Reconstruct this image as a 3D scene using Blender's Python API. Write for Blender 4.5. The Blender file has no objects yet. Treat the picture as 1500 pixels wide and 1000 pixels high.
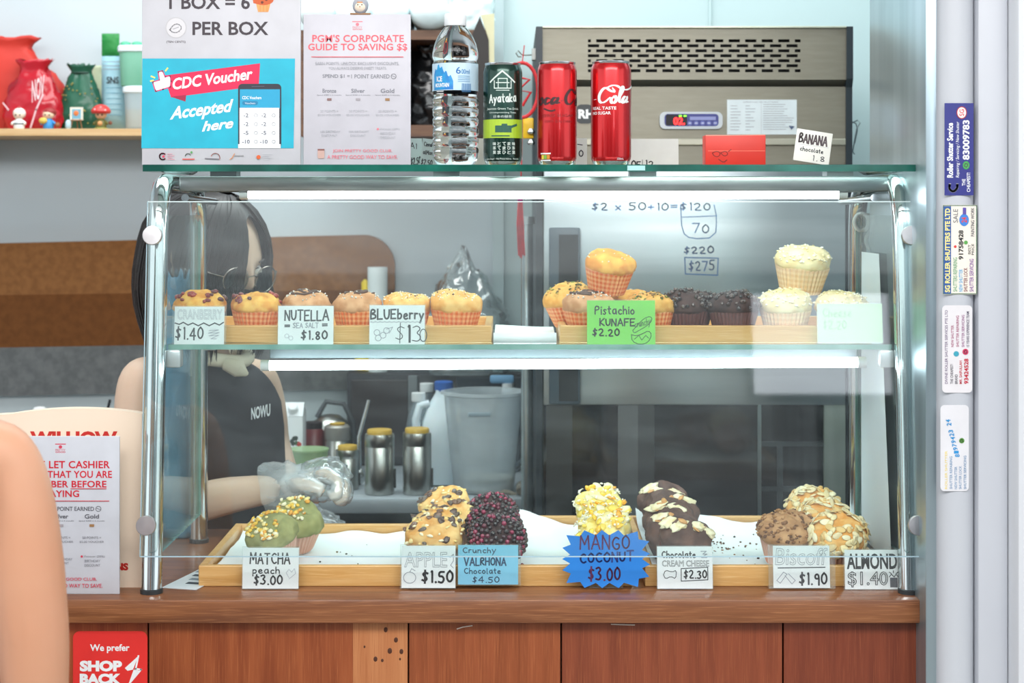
import bpy, bmesh, math, random
from mathutils import Vector, Matrix, Euler, noise
R = math.radians
random.seed(7)
sc = bpy.context.scene
C = sc.collection

# ---------------------------------------------------------------- camera
CAMY, CAMZ, F = -2.5, 1.5, 2500.0
cam_d = bpy.data.cameras.new('camera'); cam = bpy.data.objects.new('camera', cam_d); C.objects.link(cam)
cam.location = (0, CAMY, CAMZ); cam.rotation_euler = (R(90), 0, 0)
cam_d.sensor_width = 36; cam_d.lens = 60; cam_d.shift_y = -194/1500; cam_d.clip_end = 60
cam_d.dof.use_dof = True; cam_d.dof.focus_distance = 2.56; cam_d.dof.aperture_fstop = 6.3
sc.camera = cam
# ---------------------------------------------------------------- world, lights, exposure
w = bpy.data.worlds.new('world'); sc.world = w; w.use_nodes = True
bg = w.node_tree.nodes['Background']; bg.inputs[0].default_value = (0.90, 0.96, 1.0, 1); bg.inputs[1].default_value = 1.3
def area(name, loc, rot, sx, sy, power, col=(1, 1, 1)):
    l = bpy.data.lights.new(name, 'AREA'); l.shape = 'RECTANGLE'; l.size = sx; l.size_y = sy; l.energy = power; l.color = col
    o = bpy.data.objects.new(name, l); o.location = loc; o.rotation_euler = rot; C.objects.link(o); return o
area('kitchen_ceiling_light', (0.0, 0.7, 2.7), (0, 0, 0), 2.8, 0.9, 35, (0.93, 0.99, 1.0))
area('corridor_front_fill', (0.1, -2.0, 2.7), (R(40), 0, 0), 3.0, 0.9, 72, (1.0, 0.98, 0.96))  # unseen fill lamp added to light the case from the front
sc.view_settings.view_transform = 'Standard'; sc.view_settings.look = 'None'
sc.view_settings.exposure = 0.42; sc.view_settings.gamma = 1; sc.view_settings.use_curve_mapping = False
sc.cycles.transparent_max_bounces = 32; sc.cycles.max_bounces = 10
sc.cycles.caustics_reflective = False; sc.cycles.caustics_refractive = False
sc.cycles.use_denoising = True

# ---------------------------------------------------------------- helpers
def P(px, py, Y):
    d = (Y - CAMY) / F
    return Vector(((px - 750) * d, Y, CAMZ + (306 - py) * d))
def S(Y): return (Y - CAMY) / F
def lin(h):
    h = h.lstrip('#'); out = []
    for i in (0, 2, 4):
        c = int(h[i:i+2], 16) / 255
        out.append(c / 12.92 if c <= .04045 else ((c + .055) / 1.055) ** 2.4)
    return (*out, 1)
_m = {}
def nt(name):
    m = bpy.data.materials.new(name); m.use_nodes = True; t = m.node_tree; t.nodes.clear()
    o = t.nodes.new('ShaderNodeOutputMaterial'); return m, t, o
def mixc(t, fac, a, b):
    n = t.nodes.new('ShaderNodeMix'); n.data_type = 'RGBA'
    if isinstance(fac, float): n.inputs[0].default_value = fac
    else: t.links.new(fac, n.inputs[0])
    for v, k in ((a, 6), (b, 7)):
        if isinstance(v, tuple): n.inputs[k].default_value = v
        else: t.links.new(v, n.inputs[k])
    return n.outputs[2]
def ramp(t, src, a, b):
    n = t.nodes.new('ShaderNodeMapRange'); t.links.new(src, n.inputs[0]); n.inputs[1].default_value = a; n.inputs[2].default_value = b
    return n.outputs[0]
def nz(t, scale, vec=None, detail=3, sc3=None):
    n = t.nodes.new('ShaderNodeTexNoise'); n.inputs['Scale'].default_value = scale; n.inputs['Detail'].default_value = detail
    co = t.nodes.new('ShaderNodeTexCoord'); src = co.outputs['Object'] if vec is None else vec
    if sc3:
        mp = t.nodes.new('ShaderNodeMapping'); mp.inputs['Scale'].default_value = sc3; t.links.new(src, mp.inputs[0]); src = mp.outputs[0]
    t.links.new(src, n.inputs['Vector']); return n.outputs['Fac']
def mat(col, rough=.5, metal=0, col2=None, scale=25, lo=.35, hi=.65, sc3=None, bump=0, emit=0, spec=.5, alpha=1, coat=0, sss=0, aniso=0):
    key = (col, rough, metal, col2, scale, lo, hi, sc3, bump, emit, spec, alpha, coat, sss)
    if key in _m: return _m[key]
    m, t, o = nt('mat_' + col.lstrip('#'))
    p = t.nodes.new('ShaderNodeBsdfPrincipled'); t.links.new(p.outputs[0], o.inputs[0])
    a = lin(col); b = lin(col2) if col2 else tuple(min(1, v * .93) for v in a[:3]) + (1,)
    f = nz(t, scale, sc3=sc3); fr = ramp(t, f, lo, hi)
    c = mixc(t, fr, a, b); t.links.new(c, p.inputs['Base Color'])
    p.inputs['Roughness'].default_value = rough; p.inputs['Metallic'].default_value = metal
    p.inputs['Specular IOR Level'].default_value = spec; p.inputs['Alpha'].default_value = alpha
    if coat: p.inputs['Coat Weight'].default_value = coat; p.inputs['Coat Roughness'].default_value = .05
    if sss: p.inputs['Subsurface Weight'].default_value = sss; p.inputs['Subsurface Scale'].default_value = .01
    if emit:
        t.links.new(c, p.inputs['Emission Color']); p.inputs['Emission Strength'].default_value = emit
    if bump:
        bn = t.nodes.new('ShaderNodeBump'); bn.inputs['Strength'].default_value = bump; bn.inputs['Distance'].default_value = .002
        t.links.new(f, bn.inputs['Height']); t.links.new(bn.outputs[0], p.inputs['Normal'])
    _m[key] = m; return m
def wood(name, c1, c2, c3, axis='x', scale=6, rough=.4, coat=0.0, knots=False):
    m, t, o = nt(name); p = t.nodes.new('ShaderNodeBsdfPrincipled'); t.links.new(p.outputs[0], o.inputs[0])
    s = {'x': (.6, 9, 9), 'z': (9, 9, .6), 'y': (9, .6, 9)}[axis]
    s2 = {'x': (.9, 40, 40), 'z': (40, 40, .9), 'y': (40, .9, 40)}[axis]
    a = nz(t, scale, sc3=s, detail=4); b = nz(t, scale * 3.2, sc3=s2, detail=3)
    c = mixc(t, ramp(t, a, .35, .65), lin(c1), lin(c2)); c = mixc(t, ramp(t, b, .52, .78), c, lin(c3))
    if knots:
        k = nz(t, 55, detail=1); c = mixc(t, ramp(t, k, .735, .76), c, lin('#3a1c0c'))
    t.links.new(c, p.inputs['Base Color']); p.inputs['Roughness'].default_value = rough
    if coat: p.inputs['Coat Weight'].default_value = coat; p.inputs['Coat Roughness'].default_value = .12
    bn = t.nodes.new('ShaderNodeBump'); bn.inputs['Strength'].default_value = .12; bn.inputs['Distance'].default_value = .001
    t.links.new(b, bn.inputs['Height']); t.links.new(bn.outputs[0], p.inputs['Normal']); return m
def pane(name, tint, gain=1.8, dirt=0.0, opq=0.0, opqcol='#ffffff'):
    """thin sheet of glass / clear plastic: straight-through transmission plus a Fresnel mirror term on the facing side"""
    m, t, o = nt(name)
    tr = t.nodes.new('ShaderNodeBsdfTransparent'); tr.inputs[0].default_value = lin(tint)
    gl = t.nodes.new('ShaderNodeBsdfGlossy'); gl.inputs['Roughness'].default_value = .02
    fr = t.nodes.new('ShaderNodeFresnel'); fr.inputs[0].default_value = 1.5
    ge = t.nodes.new('ShaderNodeNewGeometry')
    inv = t.nodes.new('ShaderNodeMath'); inv.operation = 'SUBTRACT'; inv.inputs[0].default_value = gain; inv.use_clamp = False
    mg = t.nodes.new('ShaderNodeMath'); mg.operation = 'MULTIPLY'; t.links.new(ge.outputs['Backfacing'], mg.inputs[0]); mg.inputs[1].default_value = gain
    t.links.new(mg.outputs[0], inv.inputs[1])
    mu = t.nodes.new('ShaderNodeMath'); mu.operation = 'MULTIPLY'; mu.use_clamp = True
    t.links.new(fr.outputs[0], mu.inputs[0]); t.links.new(inv.outputs[0], mu.inputs[1])
    mx = t.nodes.new('ShaderNodeMixShader'); t.links.new(mu.outputs[0], mx.inputs[0]); t.links.new(tr.outputs[0], mx.inputs[1]); t.links.new(gl.outputs[0], mx.inputs[2])
    out = mx.outputs[0]
    if dirt or opq:
        df = t.nodes.new('ShaderNodeBsdfDiffuse'); df.inputs[0].default_value = lin(opqcol)
        n = nz(t, 9, detail=6, sc3=(1, 1, 3)); r = ramp(t, n, .45, .9)
        ad = t.nodes.new('ShaderNodeMath'); ad.operation = 'MULTIPLY_ADD'; t.links.new(r, ad.inputs[0]); ad.inputs[1].default_value = dirt; ad.inputs[2].default_value = opq
        m2 = t.nodes.new('ShaderNodeMixShader'); t.links.new(ad.outputs[0], m2.inputs[0]); t.links.new(out, m2.inputs[1]); t.links.new(df.outputs[0], m2.inputs[2]); out = m2.outputs[0]
    t.links.new(out, o.inputs[0]); return m
def emitter(name, col, strength):
    m, t, o = nt(name); e = t.nodes.new('ShaderNodeEmission'); e.inputs[0].default_value = lin(col); e.inputs[1].default_value = strength
    t.links.new(e.outputs[0], o.inputs[0]); return m

class MB:
    def __init__(s): s.v = []; s.f = []; s.mi = []; s.mats = []; s.uv = None
    def slot(s, m):
        if m not in s.mats: s.mats.append(m)
        return s.mats.index(m)
    def add(s, vs, fs, m):
        b = len(s.v); k = s.slot(m); s.v += [Vector(v) for v in vs]
        for f in fs: s.f.append([b + i for i in f]); s.mi.append(k)
        return s
    def box(s, lo, hi, m, bev=0, rot=None, mat4=None):
        lo, hi = Vector(lo), Vector(hi); c = (lo + hi) / 2; d = hi - lo
        bm = bmesh.new(); bmesh.ops.create_cube(bm, size=1, matrix=Matrix.Diagonal((abs(d.x), abs(d.y), abs(d.z), 1)))
        if bev: bmesh.ops.bevel(bm, geom=bm.edges[:], offset=min(bev, .45 * min(abs(d.x), abs(d.y), abs(d.z))), segments=2, affect='EDGES', profile=.5)
        T = Matrix.Translation(c)
        if rot: T = T @ Euler(rot).to_matrix().to_4x4()
        if mat4: T = mat4 @ T
        bm.verts.ensure_lookup_table(); bm.verts.index_update()
        s.add([T @ v.co for v in bm.verts], [[v.index for v in f.verts] for f in bm.faces], m); bm.free(); return s
    def tube(s, pts, r, m, n=12, cap=True):
        pts = [Vector(p) for p in pts]; rs = r if isinstance(r, (list, tuple)) else [r] * len(pts)
        vs = []; up = None
        for i, p in enumerate(pts):
            t = (pts[min(i+1, len(pts)-1)] - pts[max(i-1, 0)]).normalized()
            if up is None:
                up = Vector((0, 0, 1)) if abs(t.z) < .9 else Vector((0, 1, 0))
            a = t.cross(up)
            if a.length < 1e-5: a = t.orthogonal()
            a.normalize(); b = a.cross(t).normalized(); up = b
            for k in range(n):
                q = 2 * math.pi * k / n; vs.append(p + (a * math.cos(q) + b * math.sin(q)) * rs[i])
        fs = [[i*n+k, i*n+(k+1) % n, (i+1)*n+(k+1) % n, (i+1)*n+k] for i in range(len(pts)-1) for k in range(n)]
        if cap: fs += [list(range(n))[::-1], [(len(pts)-1)*n+k for k in range(n)]]
        return s.add(vs, fs, m)
    def lathe(s, prof, m, n=32, c=(0, 0, 0), flute=None, cap=True, T=None, nzf=None):
        vs = []; c = Vector(c)
        for j, (r, z) in enumerate(prof):
            for k in range(n):
                a = 2*math.pi*k/n; rr = r
                if flute and flute[1](j): rr = r + flute[0] * (1 if k % 2 else -1)
                v = Vector((rr*math.cos(a), rr*math.sin(a), z))
                if nzf: v = nzf(v, a, j)
                if T: v = T @ v
                vs.append(v + c)
        J = len(prof)
        fs = [[j*n+k, j*n+(k+1) % n, (j+1)*n+(k+1) % n, (j+1)*n+k] for j in range(J-1) for k in range(n)]
        if cap: fs += [list(range(n))[::-1], [(J-1)*n+k for k in range(n)]]
        return s.add(vs, fs, m)
    def ball(s, c, r, m, sub=1, sx=(1, 1, 1), rot=None, jit=0):
        bm = bmesh.new(); bmesh.ops.create_icosphere(bm, subdivisions=sub, radius=1)
        E = Euler(rot).to_matrix() if rot else Matrix.Identity(3); c = Vector(c)
        vs = []
        for v in bm.verts:
            q = v.co.copy()
            if jit: q *= 1 + jit * noise.noise(q * 1.7 + c * 60)
            vs.append(c + E @ Vector((q.x*sx[0], q.y*sx[1], q.z*sx[2])) * r)
        s.add(vs, [[v.index for v in f.verts] for f in bm.faces], m); bm.free(); return s
    def prism(s, poly, d0, d1, m, axis='y'):
        """outline poly [(a,b)] extruded along an axis"""
        n = len(poly)
        def mk(a, b, d): return {'y': (a, d, b), 'z': (a, b, d), 'x': (d, a, b)}[axis]
        ar = sum(poly[i][0]*poly[(i+1) % n][1]-poly[(i+1) % n][0]*poly[i][1] for i in range(n))
        if ar < 0: poly = poly[::-1]
        vs = [mk(a, b, d0) for a, b in poly] + [mk(a, b, d1) for a, b in poly]
        fs = [list(range(n)), list(range(2*n-1, n-1, -1))] + [[i, i+n, (i+1) % n+n, (i+1) % n] for i in range(n)]
        return s.add(vs, fs, m)
    def build(s, name, parent=None, smooth=False, world=True, uv=None, **props):
        me = bpy.data.meshes.new(name); off = absloc(parent) if (parent and world) else Vector((0, 0, 0))
        me.from_pydata([v - off for v in s.v], [], s.f)
        for m in s.mats: me.materials.append(m)
        me.polygons.foreach_set('material_index', s.mi)
        if smooth: me.polygons.foreach_set('use_smooth', [True] * len(s.f))
        me.update()
        if smooth and smooth != 'all':
            try: me.set_sharp_from_angle(angle=R(42))
            except Exception: pass
        o = bpy.data.objects.new(name, me); C.objects.link(o)
        if parent: o.parent = parent
        for k, v in props.items(): o[k] = v
        return o
_loc = {}
def absloc(o):
    v = Vector((0, 0, 0))
    while o: v = v + o.location; o = o.parent
    return v
def thing(name, label, cat, loc=(0, 0, 0), rot=(0, 0, 0), group=None):
    o = bpy.data.objects.new(name, None); o.empty_display_size = .02; C.objects.link(o); o.location = loc; o.rotation_euler = rot
    o['label'] = label; o['category'] = cat
    if group: o['group'] = group
    return o
def single(mb, name, label, cat, smooth=False, group=None, kind=None):
    """a thing that is one mesh, with its origin at its own base"""
    xs = [v.x for v in mb.v]; ys = [v.y for v in mb.v]; z0 = min(v.z for v in mb.v)
    off = Vector(((min(xs)+max(xs))/2, (min(ys)+max(ys))/2, z0)); mb.v = [v - off for v in mb.v]
    o = mb.build(name, None, smooth); o.location = off; o['label'] = label; o['category'] = cat
    if group: o['group'] = group
    if kind: o['kind'] = kind
    return o
def struct(mb, name, parent=None, smooth=False):
    o = mb.build(name, parent, smooth)
    if not parent: o['kind'] = 'structure'
    return o

# ---------------------------------------------------------------- lettering
_tc = {}
def text_geo(txt, bold=0, shear=0, outline=0, spacing=1):
    key = (txt, bold, shear, outline, spacing)
    if key in _tc: return _tc[key]
    cu = bpy.data.curves.new('t', 'FONT'); cu.body = txt; cu.size = 1; cu.offset = bold; cu.shear = shear; cu.resolution_u = 3; cu.space_character = spacing
    if outline: cu.fill_mode = 'NONE'; cu.bevel_depth = outline; cu.bevel_resolution = 0; cu.offset = 0
    ob = bpy.data.objects.new('t', cu); C.objects.link(ob)
    me = bpy.data.meshes.new_from_object(ob)
    vs = [(v.co.x, v.co.y) for v in me.vertices]; fs = [list(p.vertices) for p in me.polygons]
    C.objects.unlink(ob); bpy.data.objects.remove(ob); bpy.data.curves.remove(cu); bpy.data.meshes.remove(me)
    if not vs: return None
    x0 = min(v[0] for v in vs); x1 = max(v[0] for v in vs); y0 = min(v[1] for v in vs); y1 = max(v[1] for v in vs)
    g = ([((x-x0)/max(1e-6, x1-x0), (y-y0)/max(1e-6, y1-y0)) for x, y in vs], fs, (x1-x0)/max(1e-6, y1-y0)); _tc[key] = g; return g
G = {  # hand-written stroke letters on a unit-high grid
 'A': [[(0,0),(.3,1),(.6,0)],[(.1,.35),(.5,.35)]], 'B': [[(0,0),(0,1),(.38,.97),(.42,.7),(0,.53),(.48,.45),(.5,.1),(0,0)]],
 'C': [[(.52,.85),(.3,1),(.04,.7),(.04,.3),(.3,0),(.55,.15)]], 'D': [[(0,0),(0,1),(.4,.85),(.55,.5),(.4,.12),(0,0)]],
 'E': [[(.5,1),(0,.98),(0,0),(.5,.02)],[(0,.5),(.4,.52)]], 'F': [[(.5,1),(0,.98),(0,0)],[(0,.52),(.4,.54)]],
 'G': [[(.52,.85),(.3,1),(.04,.7),(.04,.3),(.3,0),(.55,.15),(.55,.45),(.3,.45)]], 'H': [[(0,0),(0,1)],[(.5,0),(.5,1)],[(0,.5),(.5,.52)]],
 'I': [[(.1,0),(.1,1)]], 'J': [[(.4,1),(.4,.15),(.2,0),(0,.15)],[(.1,1),(.6,1)]], 'K': [[(0,0),(0,1)],[(.5,1),(0,.45),(.5,0)]], 'L': [[(0,1),(0,0),(.45,.02)]],
 'M': [[(0,0),(.05,1),(.33,.35),(.6,1),(.66,0)]], 'N': [[(0,0),(.02,1),(.5,0),(.52,1)]], 'O': [[(.3,1),(.04,.75),(.04,.25),(.3,0),(.56,.25),(.56,.75),(.3,1)]],
 'P': [[(0,0),(0,1),(.42,.95),(.46,.6),(0,.48)]], 'R': [[(0,0),(0,1),(.42,.95),(.46,.6),(0,.5),(.5,0)]], 'S': [[(.48,.88),(.25,1),(.03,.78),(.25,.52),(.5,.28),(.25,0),(0,.12)]],
 'T': [[(0,1),(.56,1)],[(.28,1),(.28,0)]], 'U': [[(0,1),(.02,.25),(.26,0),(.5,.25),(.52,1)]], 'V': [[(0,1),(.28,0),(.56,1)]], 'Y': [[(0,1),(.26,.5),(.52,1)],[(.26,.5),(.24,0)]],
 'a': [[(.42,.6),(.15,.6),(.02,.3),(.15,0),(.38,.12),(.42,.6),(.46,0)]], 'c': [[(.4,.52),(.2,.62),(.02,.3),(.2,0),(.42,.1)]], 'e': [[(.03,.3),(.4,.36),(.3,.6),(.08,.52),(.02,.2),(.2,0),(.42,.1)]],
 'h': [[(0,1),(0,0)],[(0,.4),(.2,.6),(.36,.45),(.38,0)]], 'i': [[(.06,.6),(.06,0)],[(.06,.8),(.08,.86)]], 'l': [[(.06,1),(.06,.1),(.16,0)]], 'n': [[(0,.6),(0,0)],[(0,.4),(.2,.6),(.36,.45),(.38,0)]],
 'o': [[(.2,.6),(.02,.42),(.02,.15),(.2,0),(.4,.15),(.4,.42),(.2,.6)]], 'p': [[(.02,.6),(.02,-.4)],[(.02,.45),(.2,.62),(.4,.4),(.3,.05),(.02,.05)]], 'r': [[(.02,.6),(.02,0)],[(.02,.38),(.15,.58),(.32,.55)]],
 's': [[(.34,.54),(.15,.62),(.05,.45),(.3,.2),(.18,0),(0,.08)]], 't': [[(.15,.95),(.15,.1),(.3,0)],[(0,.62),(.34,.64)]], 'u': [[(0,.6),(.03,.1),(.2,0),(.36,.15),(.38,.6),(.42,0)]], 'y': [[(0,.6),(.2,.05)],[(.42,.6),(.05,-.4)]],
 'd': [[(.4,.5),(.15,.6),(.02,.3),(.15,0),(.38,.12)],[(.42,1),(.42,0)]], 'b': [[(.02,1),(.02,0)],[(.02,.4),(.2,.6),(.4,.4),(.3,.02),(.02,.05)]], 'w': [[(0,.6),(.12,0),(.26,.45),(.4,0),(.52,.6)]],
 'f': [[(.36,.9),(.2,1),(.14,.8),(.14,0)],[(0,.55),(.34,.56)]], 'k': [[(0,1),(0,0)],[(.36,.6),(0,.25),(.38,0)]], 'v': [[(0,.6),(.18,0),(.38,.6)]],
 '0': [[(.25,1),(.03,.72),(.03,.25),(.25,0),(.47,.28),(.47,.75),(.25,1)]], '1': [[(.1,.88),(.16,1),(.16,0)]], '2': [[(.02,.8),(.22,1),(.42,.8),(.36,.5),(0,.02),(.48,.03)]],
 '3': [[(.03,.88),(.25,1),(.42,.78),(.18,.55),(.45,.35),(.3,.02),(0,.1)]], '4': [[(.36,0),(.36,1),(0,.35),(.5,.35)]], '5': [[(.44,1),(.06,1),(.04,.58),(.3,.62),(.45,.32),(.28,0),(0,.1)]],
 '6': [[(.4,1),(.1,.65),(.03,.25),(.22,0),(.44,.2),(.36,.5),(.08,.42)]], '7': [[(0,.98),(.46,.98),(.18,0)]], '8': [[(.25,.52),(.05,.76),(.25,1),(.44,.76),(.05,.25),(.25,0),(.46,.25),(.25,.52)]],
 '9': [[(.42,.6),(.12,.55),(.06,.85),(.25,1),(.42,.82),(.4,0)]], '$': [[(.45,.78),(.25,.88),(.05,.7),(.42,.35),(.25,.12),(.02,.22)],[(.25,1.06),(.23,-.06)]], '.': [[(.06,0),(.1,.03)]],
 '=': [[(0,.6),(.42,.62)],[(0,.35),(.42,.37)]], '-': [[(0,.45),(.35,.45)]], '+': [[(0,.45),(.4,.45)],[(.2,.7),(.2,.2)]], 'x': [[(0,.6),(.36,0)],[(.36,.6),(0,0)]], ',': [[(.08,.05),(.02,-.12)]],
 '%': [[(.0,0),(.5,1)],[(.1,.9),(.04,.8),(.14,.8),(.1,.9)],[(.4,.2),(.34,.1),(.46,.1),(.4,.2)]], "'": [[(.06,1),(.04,.8)]], '/': [[(0,0),(.35,1)]]}
CURVY = set('BCDGJOPRSUabcdehnopqrstuyfg023568913$9')
def sub_pl(pl, step):
    out = [pl[0]]
    for a, b in zip(pl, pl[1:]):
        n = max(1, int(math.hypot(b[0]-a[0], b[1]-a[1])/step))
        out += [(a[0]+(b[0]-a[0])*k/n, a[1]+(b[1]-a[1])*k/n) for k in range(1, n+1)]
    return out
def smooth_pl(p, it=2):
    for _ in range(it):
        if len(p) < 3: return p
        q = [p[0]]
        for a, b in zip(p, p[1:]):
            q += [(a[0]*.75+b[0]*.25, a[1]*.75+b[1]*.25), (a[0]*.25+b[0]*.75, a[1]*.25+b[1]*.75)]
        q.append(p[-1]); p = q
    return p
def hand_strokes(txt, seed=0):
    rg = random.Random(seed + len(txt)); x = 0; out = []
    for ch in txt:
        if ch == ' ': x += .4; continue
        g = G.get(ch) or G.get(ch.upper()) or G['-']; wd = max(px for st in g for px, _ in st)
        dy = rg.uniform(-.04, .04); sc_ = rg.uniform(.94, 1.06)
        for st in g:
            pl = smooth_pl(st) if ch in CURVY else st
            out.append([(x + px*sc_, py*sc_ + dy) for px, py in pl])
        x += wd*sc_ + .2
    return out
def ribbon(pl, wd):
    """flat stroke of width wd along a 2-D polyline"""
    vs, fs = [], []
    for a, b in zip(pl, pl[1:]):
        d = Vector((b[0]-a[0], b[1]-a[1]))
        if d.length < 1e-6: continue
        d.normalize(); n = Vector((-d.y, d.x)) * wd / 2; e = d * wd * .35; k = len(vs)
        A = Vector(a) - e; B = Vector(b) + e
        vs += [tuple(A-n), tuple(B-n), tuple(B+n), tuple(A+n)]; fs.append([k, k+1, k+2, k+3])
    return vs, fs

class Board:
    """a flat printed face: pixel coordinates of the photo are turned into metres on the face, whose frame is parent's own"""
    def __init__(s, root, cx, by, Y, t, skew=0):
        s.root = root; s.cx = cx; s.by = by; s.s = S(Y); s.t = t; s.mb = MB(); s.n = 0; s.skew = skew
    def pt(s, px, py, lift): return Vector(((px - s.cx) * s.s + s.skew*(s.by-py)*s.s, -s.t - lift, (s.by - py) * s.s))
    def _l(s): s.n += 1; return .00012 + .00004 * s.n
    def _add(s, vs, fs, m, lift):
        v3 = [s.pt(x, y, lift) for x, y in vs]; out = []
        for f in fs:
            a = sum(v3[f[i]].x*v3[f[(i+1) % len(f)]].z - v3[f[(i+1) % len(f)]].x*v3[f[i]].z for i in range(len(f)))
            out.append(f if a > 0 else f[::-1])
        s.mb.add(v3, out, m)
    def T(s, txt, x0, y0, x1, y1, m, bold=0, shear=0, outline=0, rot=0, slope=0, spacing=1):
        g = text_geo(txt, bold, shear, outline, spacing)
        if not g: return s
        l = s._l(); vs = []
        if x1 is None:
            x1 = x0 + (y1-y0)*g[2]
        for u, v in g[0]:
            if rot == 90: x, y = x0 + (1-v)*(x1-x0), y1 - u*(y1-y0)
            else: x, y = x0 + u*(x1-x0), y1 - v*(y1-y0)
            y -= slope*(x-x0); vs.append((x, y))
        s._add(vs, g[1], m, l); return s
    def H(s, txt, x0, y0, x1, y1, m, wd=2, slope=0, seed=0):
        st = hand_strokes(txt, seed); X = max(p[0] for q in st for p in q); l = s._l()
        for i, q in enumerate(st):
            pl = [(x0 + x/X*(x1-x0), y1 - y*(y1-y0) - slope*(x/X*(x1-x0))) for x, y in q]
            if s.t == 0: pl = sub_pl(pl, 3)
            s._add(*ribbon(pl, wd), m, l + .00001*(i % 3))
        return s
    def line(s, pl, wd, m, sm=0):
        pl = smooth_pl(pl, sm) if sm else pl
        if s.t == 0: pl = sub_pl(pl, 3)
        s._add(*ribbon(pl, wd), m, s._l()); return s
    def poly(s, pl, m): s._add(pl, [list(range(len(pl)))], m, s._l()); return s
    def rect(s, x0, y0, x1, y1, m, r=0): return s.poly(rrect(x0, y0, x1, y1, r), m)
    def disc(s, cx, cy, r, m, n=24, ry=None): ry = ry or r; return s.poly([(cx + r*math.cos(2*math.pi*k/n), cy + ry*math.sin(2*math.pi*k/n)) for k in range(n)], m)
    def ring(s, cx, cy, r, wd, m, a0=0, a1=360, ry=None):
        ry = ry or r; n = 24; return s.line([(cx + r*math.cos(R(a0+(a1-a0)*k/n)), cy + ry*math.sin(R(a0+(a1-a0)*k/n))) for k in range(n+1)], wd, m)
    def build(s, name='lettering', parent=None):
        return s.mb.build(name, parent or s.root, world=False)
def rrect(x0, y0, x1, y1, r=0, n=6):
    if not r: return [(x0, y0), (x1, y0), (x1, y1), (x0, y1)]
    out = []
    for cx, cy, a in ((x1-r, y0+r, -90), (x1-r, y1-r, 0), (x0+r, y1-r, 90), (x0+r, y0+r, 180)):
        out += [(cx + r*math.cos(R(a+90*k/n)), cy + r*math.sin(R(a+90*k/n))) for k in range(n+1)]
    return out

# ---------------------------------------------------------------- shared materials
INK = mat('#1c1d22', .6); GREY = mat('#9a9aa2', .6); LGREY = mat('#c6c8ce', .6); REDP = mat('#cf2233', .5); PINKP = mat('#f0606e', .5)
WHITE = mat('#f2f4f5', .5); PAPER = mat('#f3f5f8', .6); NAVY = mat('#23306e', .5); TEAL = mat('#0fb0cc', .45); CHROME = None
steel = mat('#c6cbcc', .16, 1, '#b4babc', 6); steel_b = mat('#b8bdbd', .3, 1, '#a2a8a8', 30, sc3=(.4, 3, 3))
GLASS = pane('clear_glass', '#fbfffe', 1.9, .03, .008, '#dfeef2'); GLASS_TOP = pane('green_tinted_glass', '#eefaf6', 1.8)
GEDGE = mat('#1f6f60', .12, 0, '#0e4a40', 14, coat=.6)
GEDGE2 = mat('#8fb9b0', .15, 0, '#5f9186', 14, coat=.5)
ACRYL = pane('clear_acrylic', '#fdffff', 1.3, 0, .03)
# ================================================================ SETTING
wallm = mat('#c9d3d8', .7, 0, '#bfcad0', 1.5); wallw = mat('#b9cccd', .6, 0, '#b2c6c8', 1.2)
def bx(name, lo, hi, m, parent=None, bev=0): return struct(MB().box(lo, hi, m, bev), name, parent)
bx('floor', (-8, -9, -.05), (8, 1.7, 0), mat('#8d8a86', .4, 0, '#7d7a76', 3))
wb = bx('wall_back', (-1.9, 1.5, 0), (1.0, 1.6, 2.8), wallm)
bx('ceiling', (-3, -2.6, 2.8), (3, 1.6, 2.9), mat('#e9ecec', .8))
bx('wall_left', (-2.0, -.1, 0), (-1.9, 1.6, 2.8), wallm)
# lighter partition behind the chiller, from the pipe at the middle to the right wall
xp = P(722, 0, 1.42).x
wp = bx('wall_partition', (xp, 1.42, 0), (1.0, 1.499, 2.8), wallw)
struct(MB().box((P(1040, 0, 1.415).x-.002, 1.412, 0), (P(1040, 0, 1.415).x+.002, 1.42, 2.8), mat('#bcd0d2', .6)), 'joint_strip', wp)
struct(MB().box((xp, 1.395, 0), (xp+.025, 1.42, 2.8), mat('#a9bcbf', .4)), 'edge_profile', wp)
# coloured padding stripes on the back wall: brown, darker brown, grey, each its own strip
s_ = S(1.47)
def stripe(name, pl, m, d=.03, parent=wb):
    vs = [P(x, y, 1.5-d) for x, y in pl]
    mb = MB().prism([(v.x, v.z) for v in vs], 1.5-d, 1.4999, m); return mb.build(name, parent)
arc = [(532 + 46*math.sin(R(a)), 391 - 47*math.cos(R(a))) for a in range(0, 91, 9)]
felt1 = mat('#8c5d33', .95, 0, '#7d5029', 60, bump=.3); felt2 = mat('#70421a', .95, 0, '#643a14', 60, bump=.3); felt3 = mat('#6f7070', .95, 0, '#5f6161', 50, bump=.3)
stripe('padding_stripe', [(-420, 366)] + arc + [(578, 424), (-420, 438)], felt1)
stripe('padding_stripe', [(-420, 438), (578, 424), (576, 448), (560, 480), (536, 500), (-420, 516)], felt2)
stripe('padding_stripe', [(-420, 516), (536, 500), (536, 570), (-420, 588)], felt3)
stripe('backsplash', [(-420, 588), (536, 570), (790, 570), (790, 700), (-420, 700)], mat('#c4cccd', .4, 0, '#b6c0c2', 3), .012)

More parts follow.
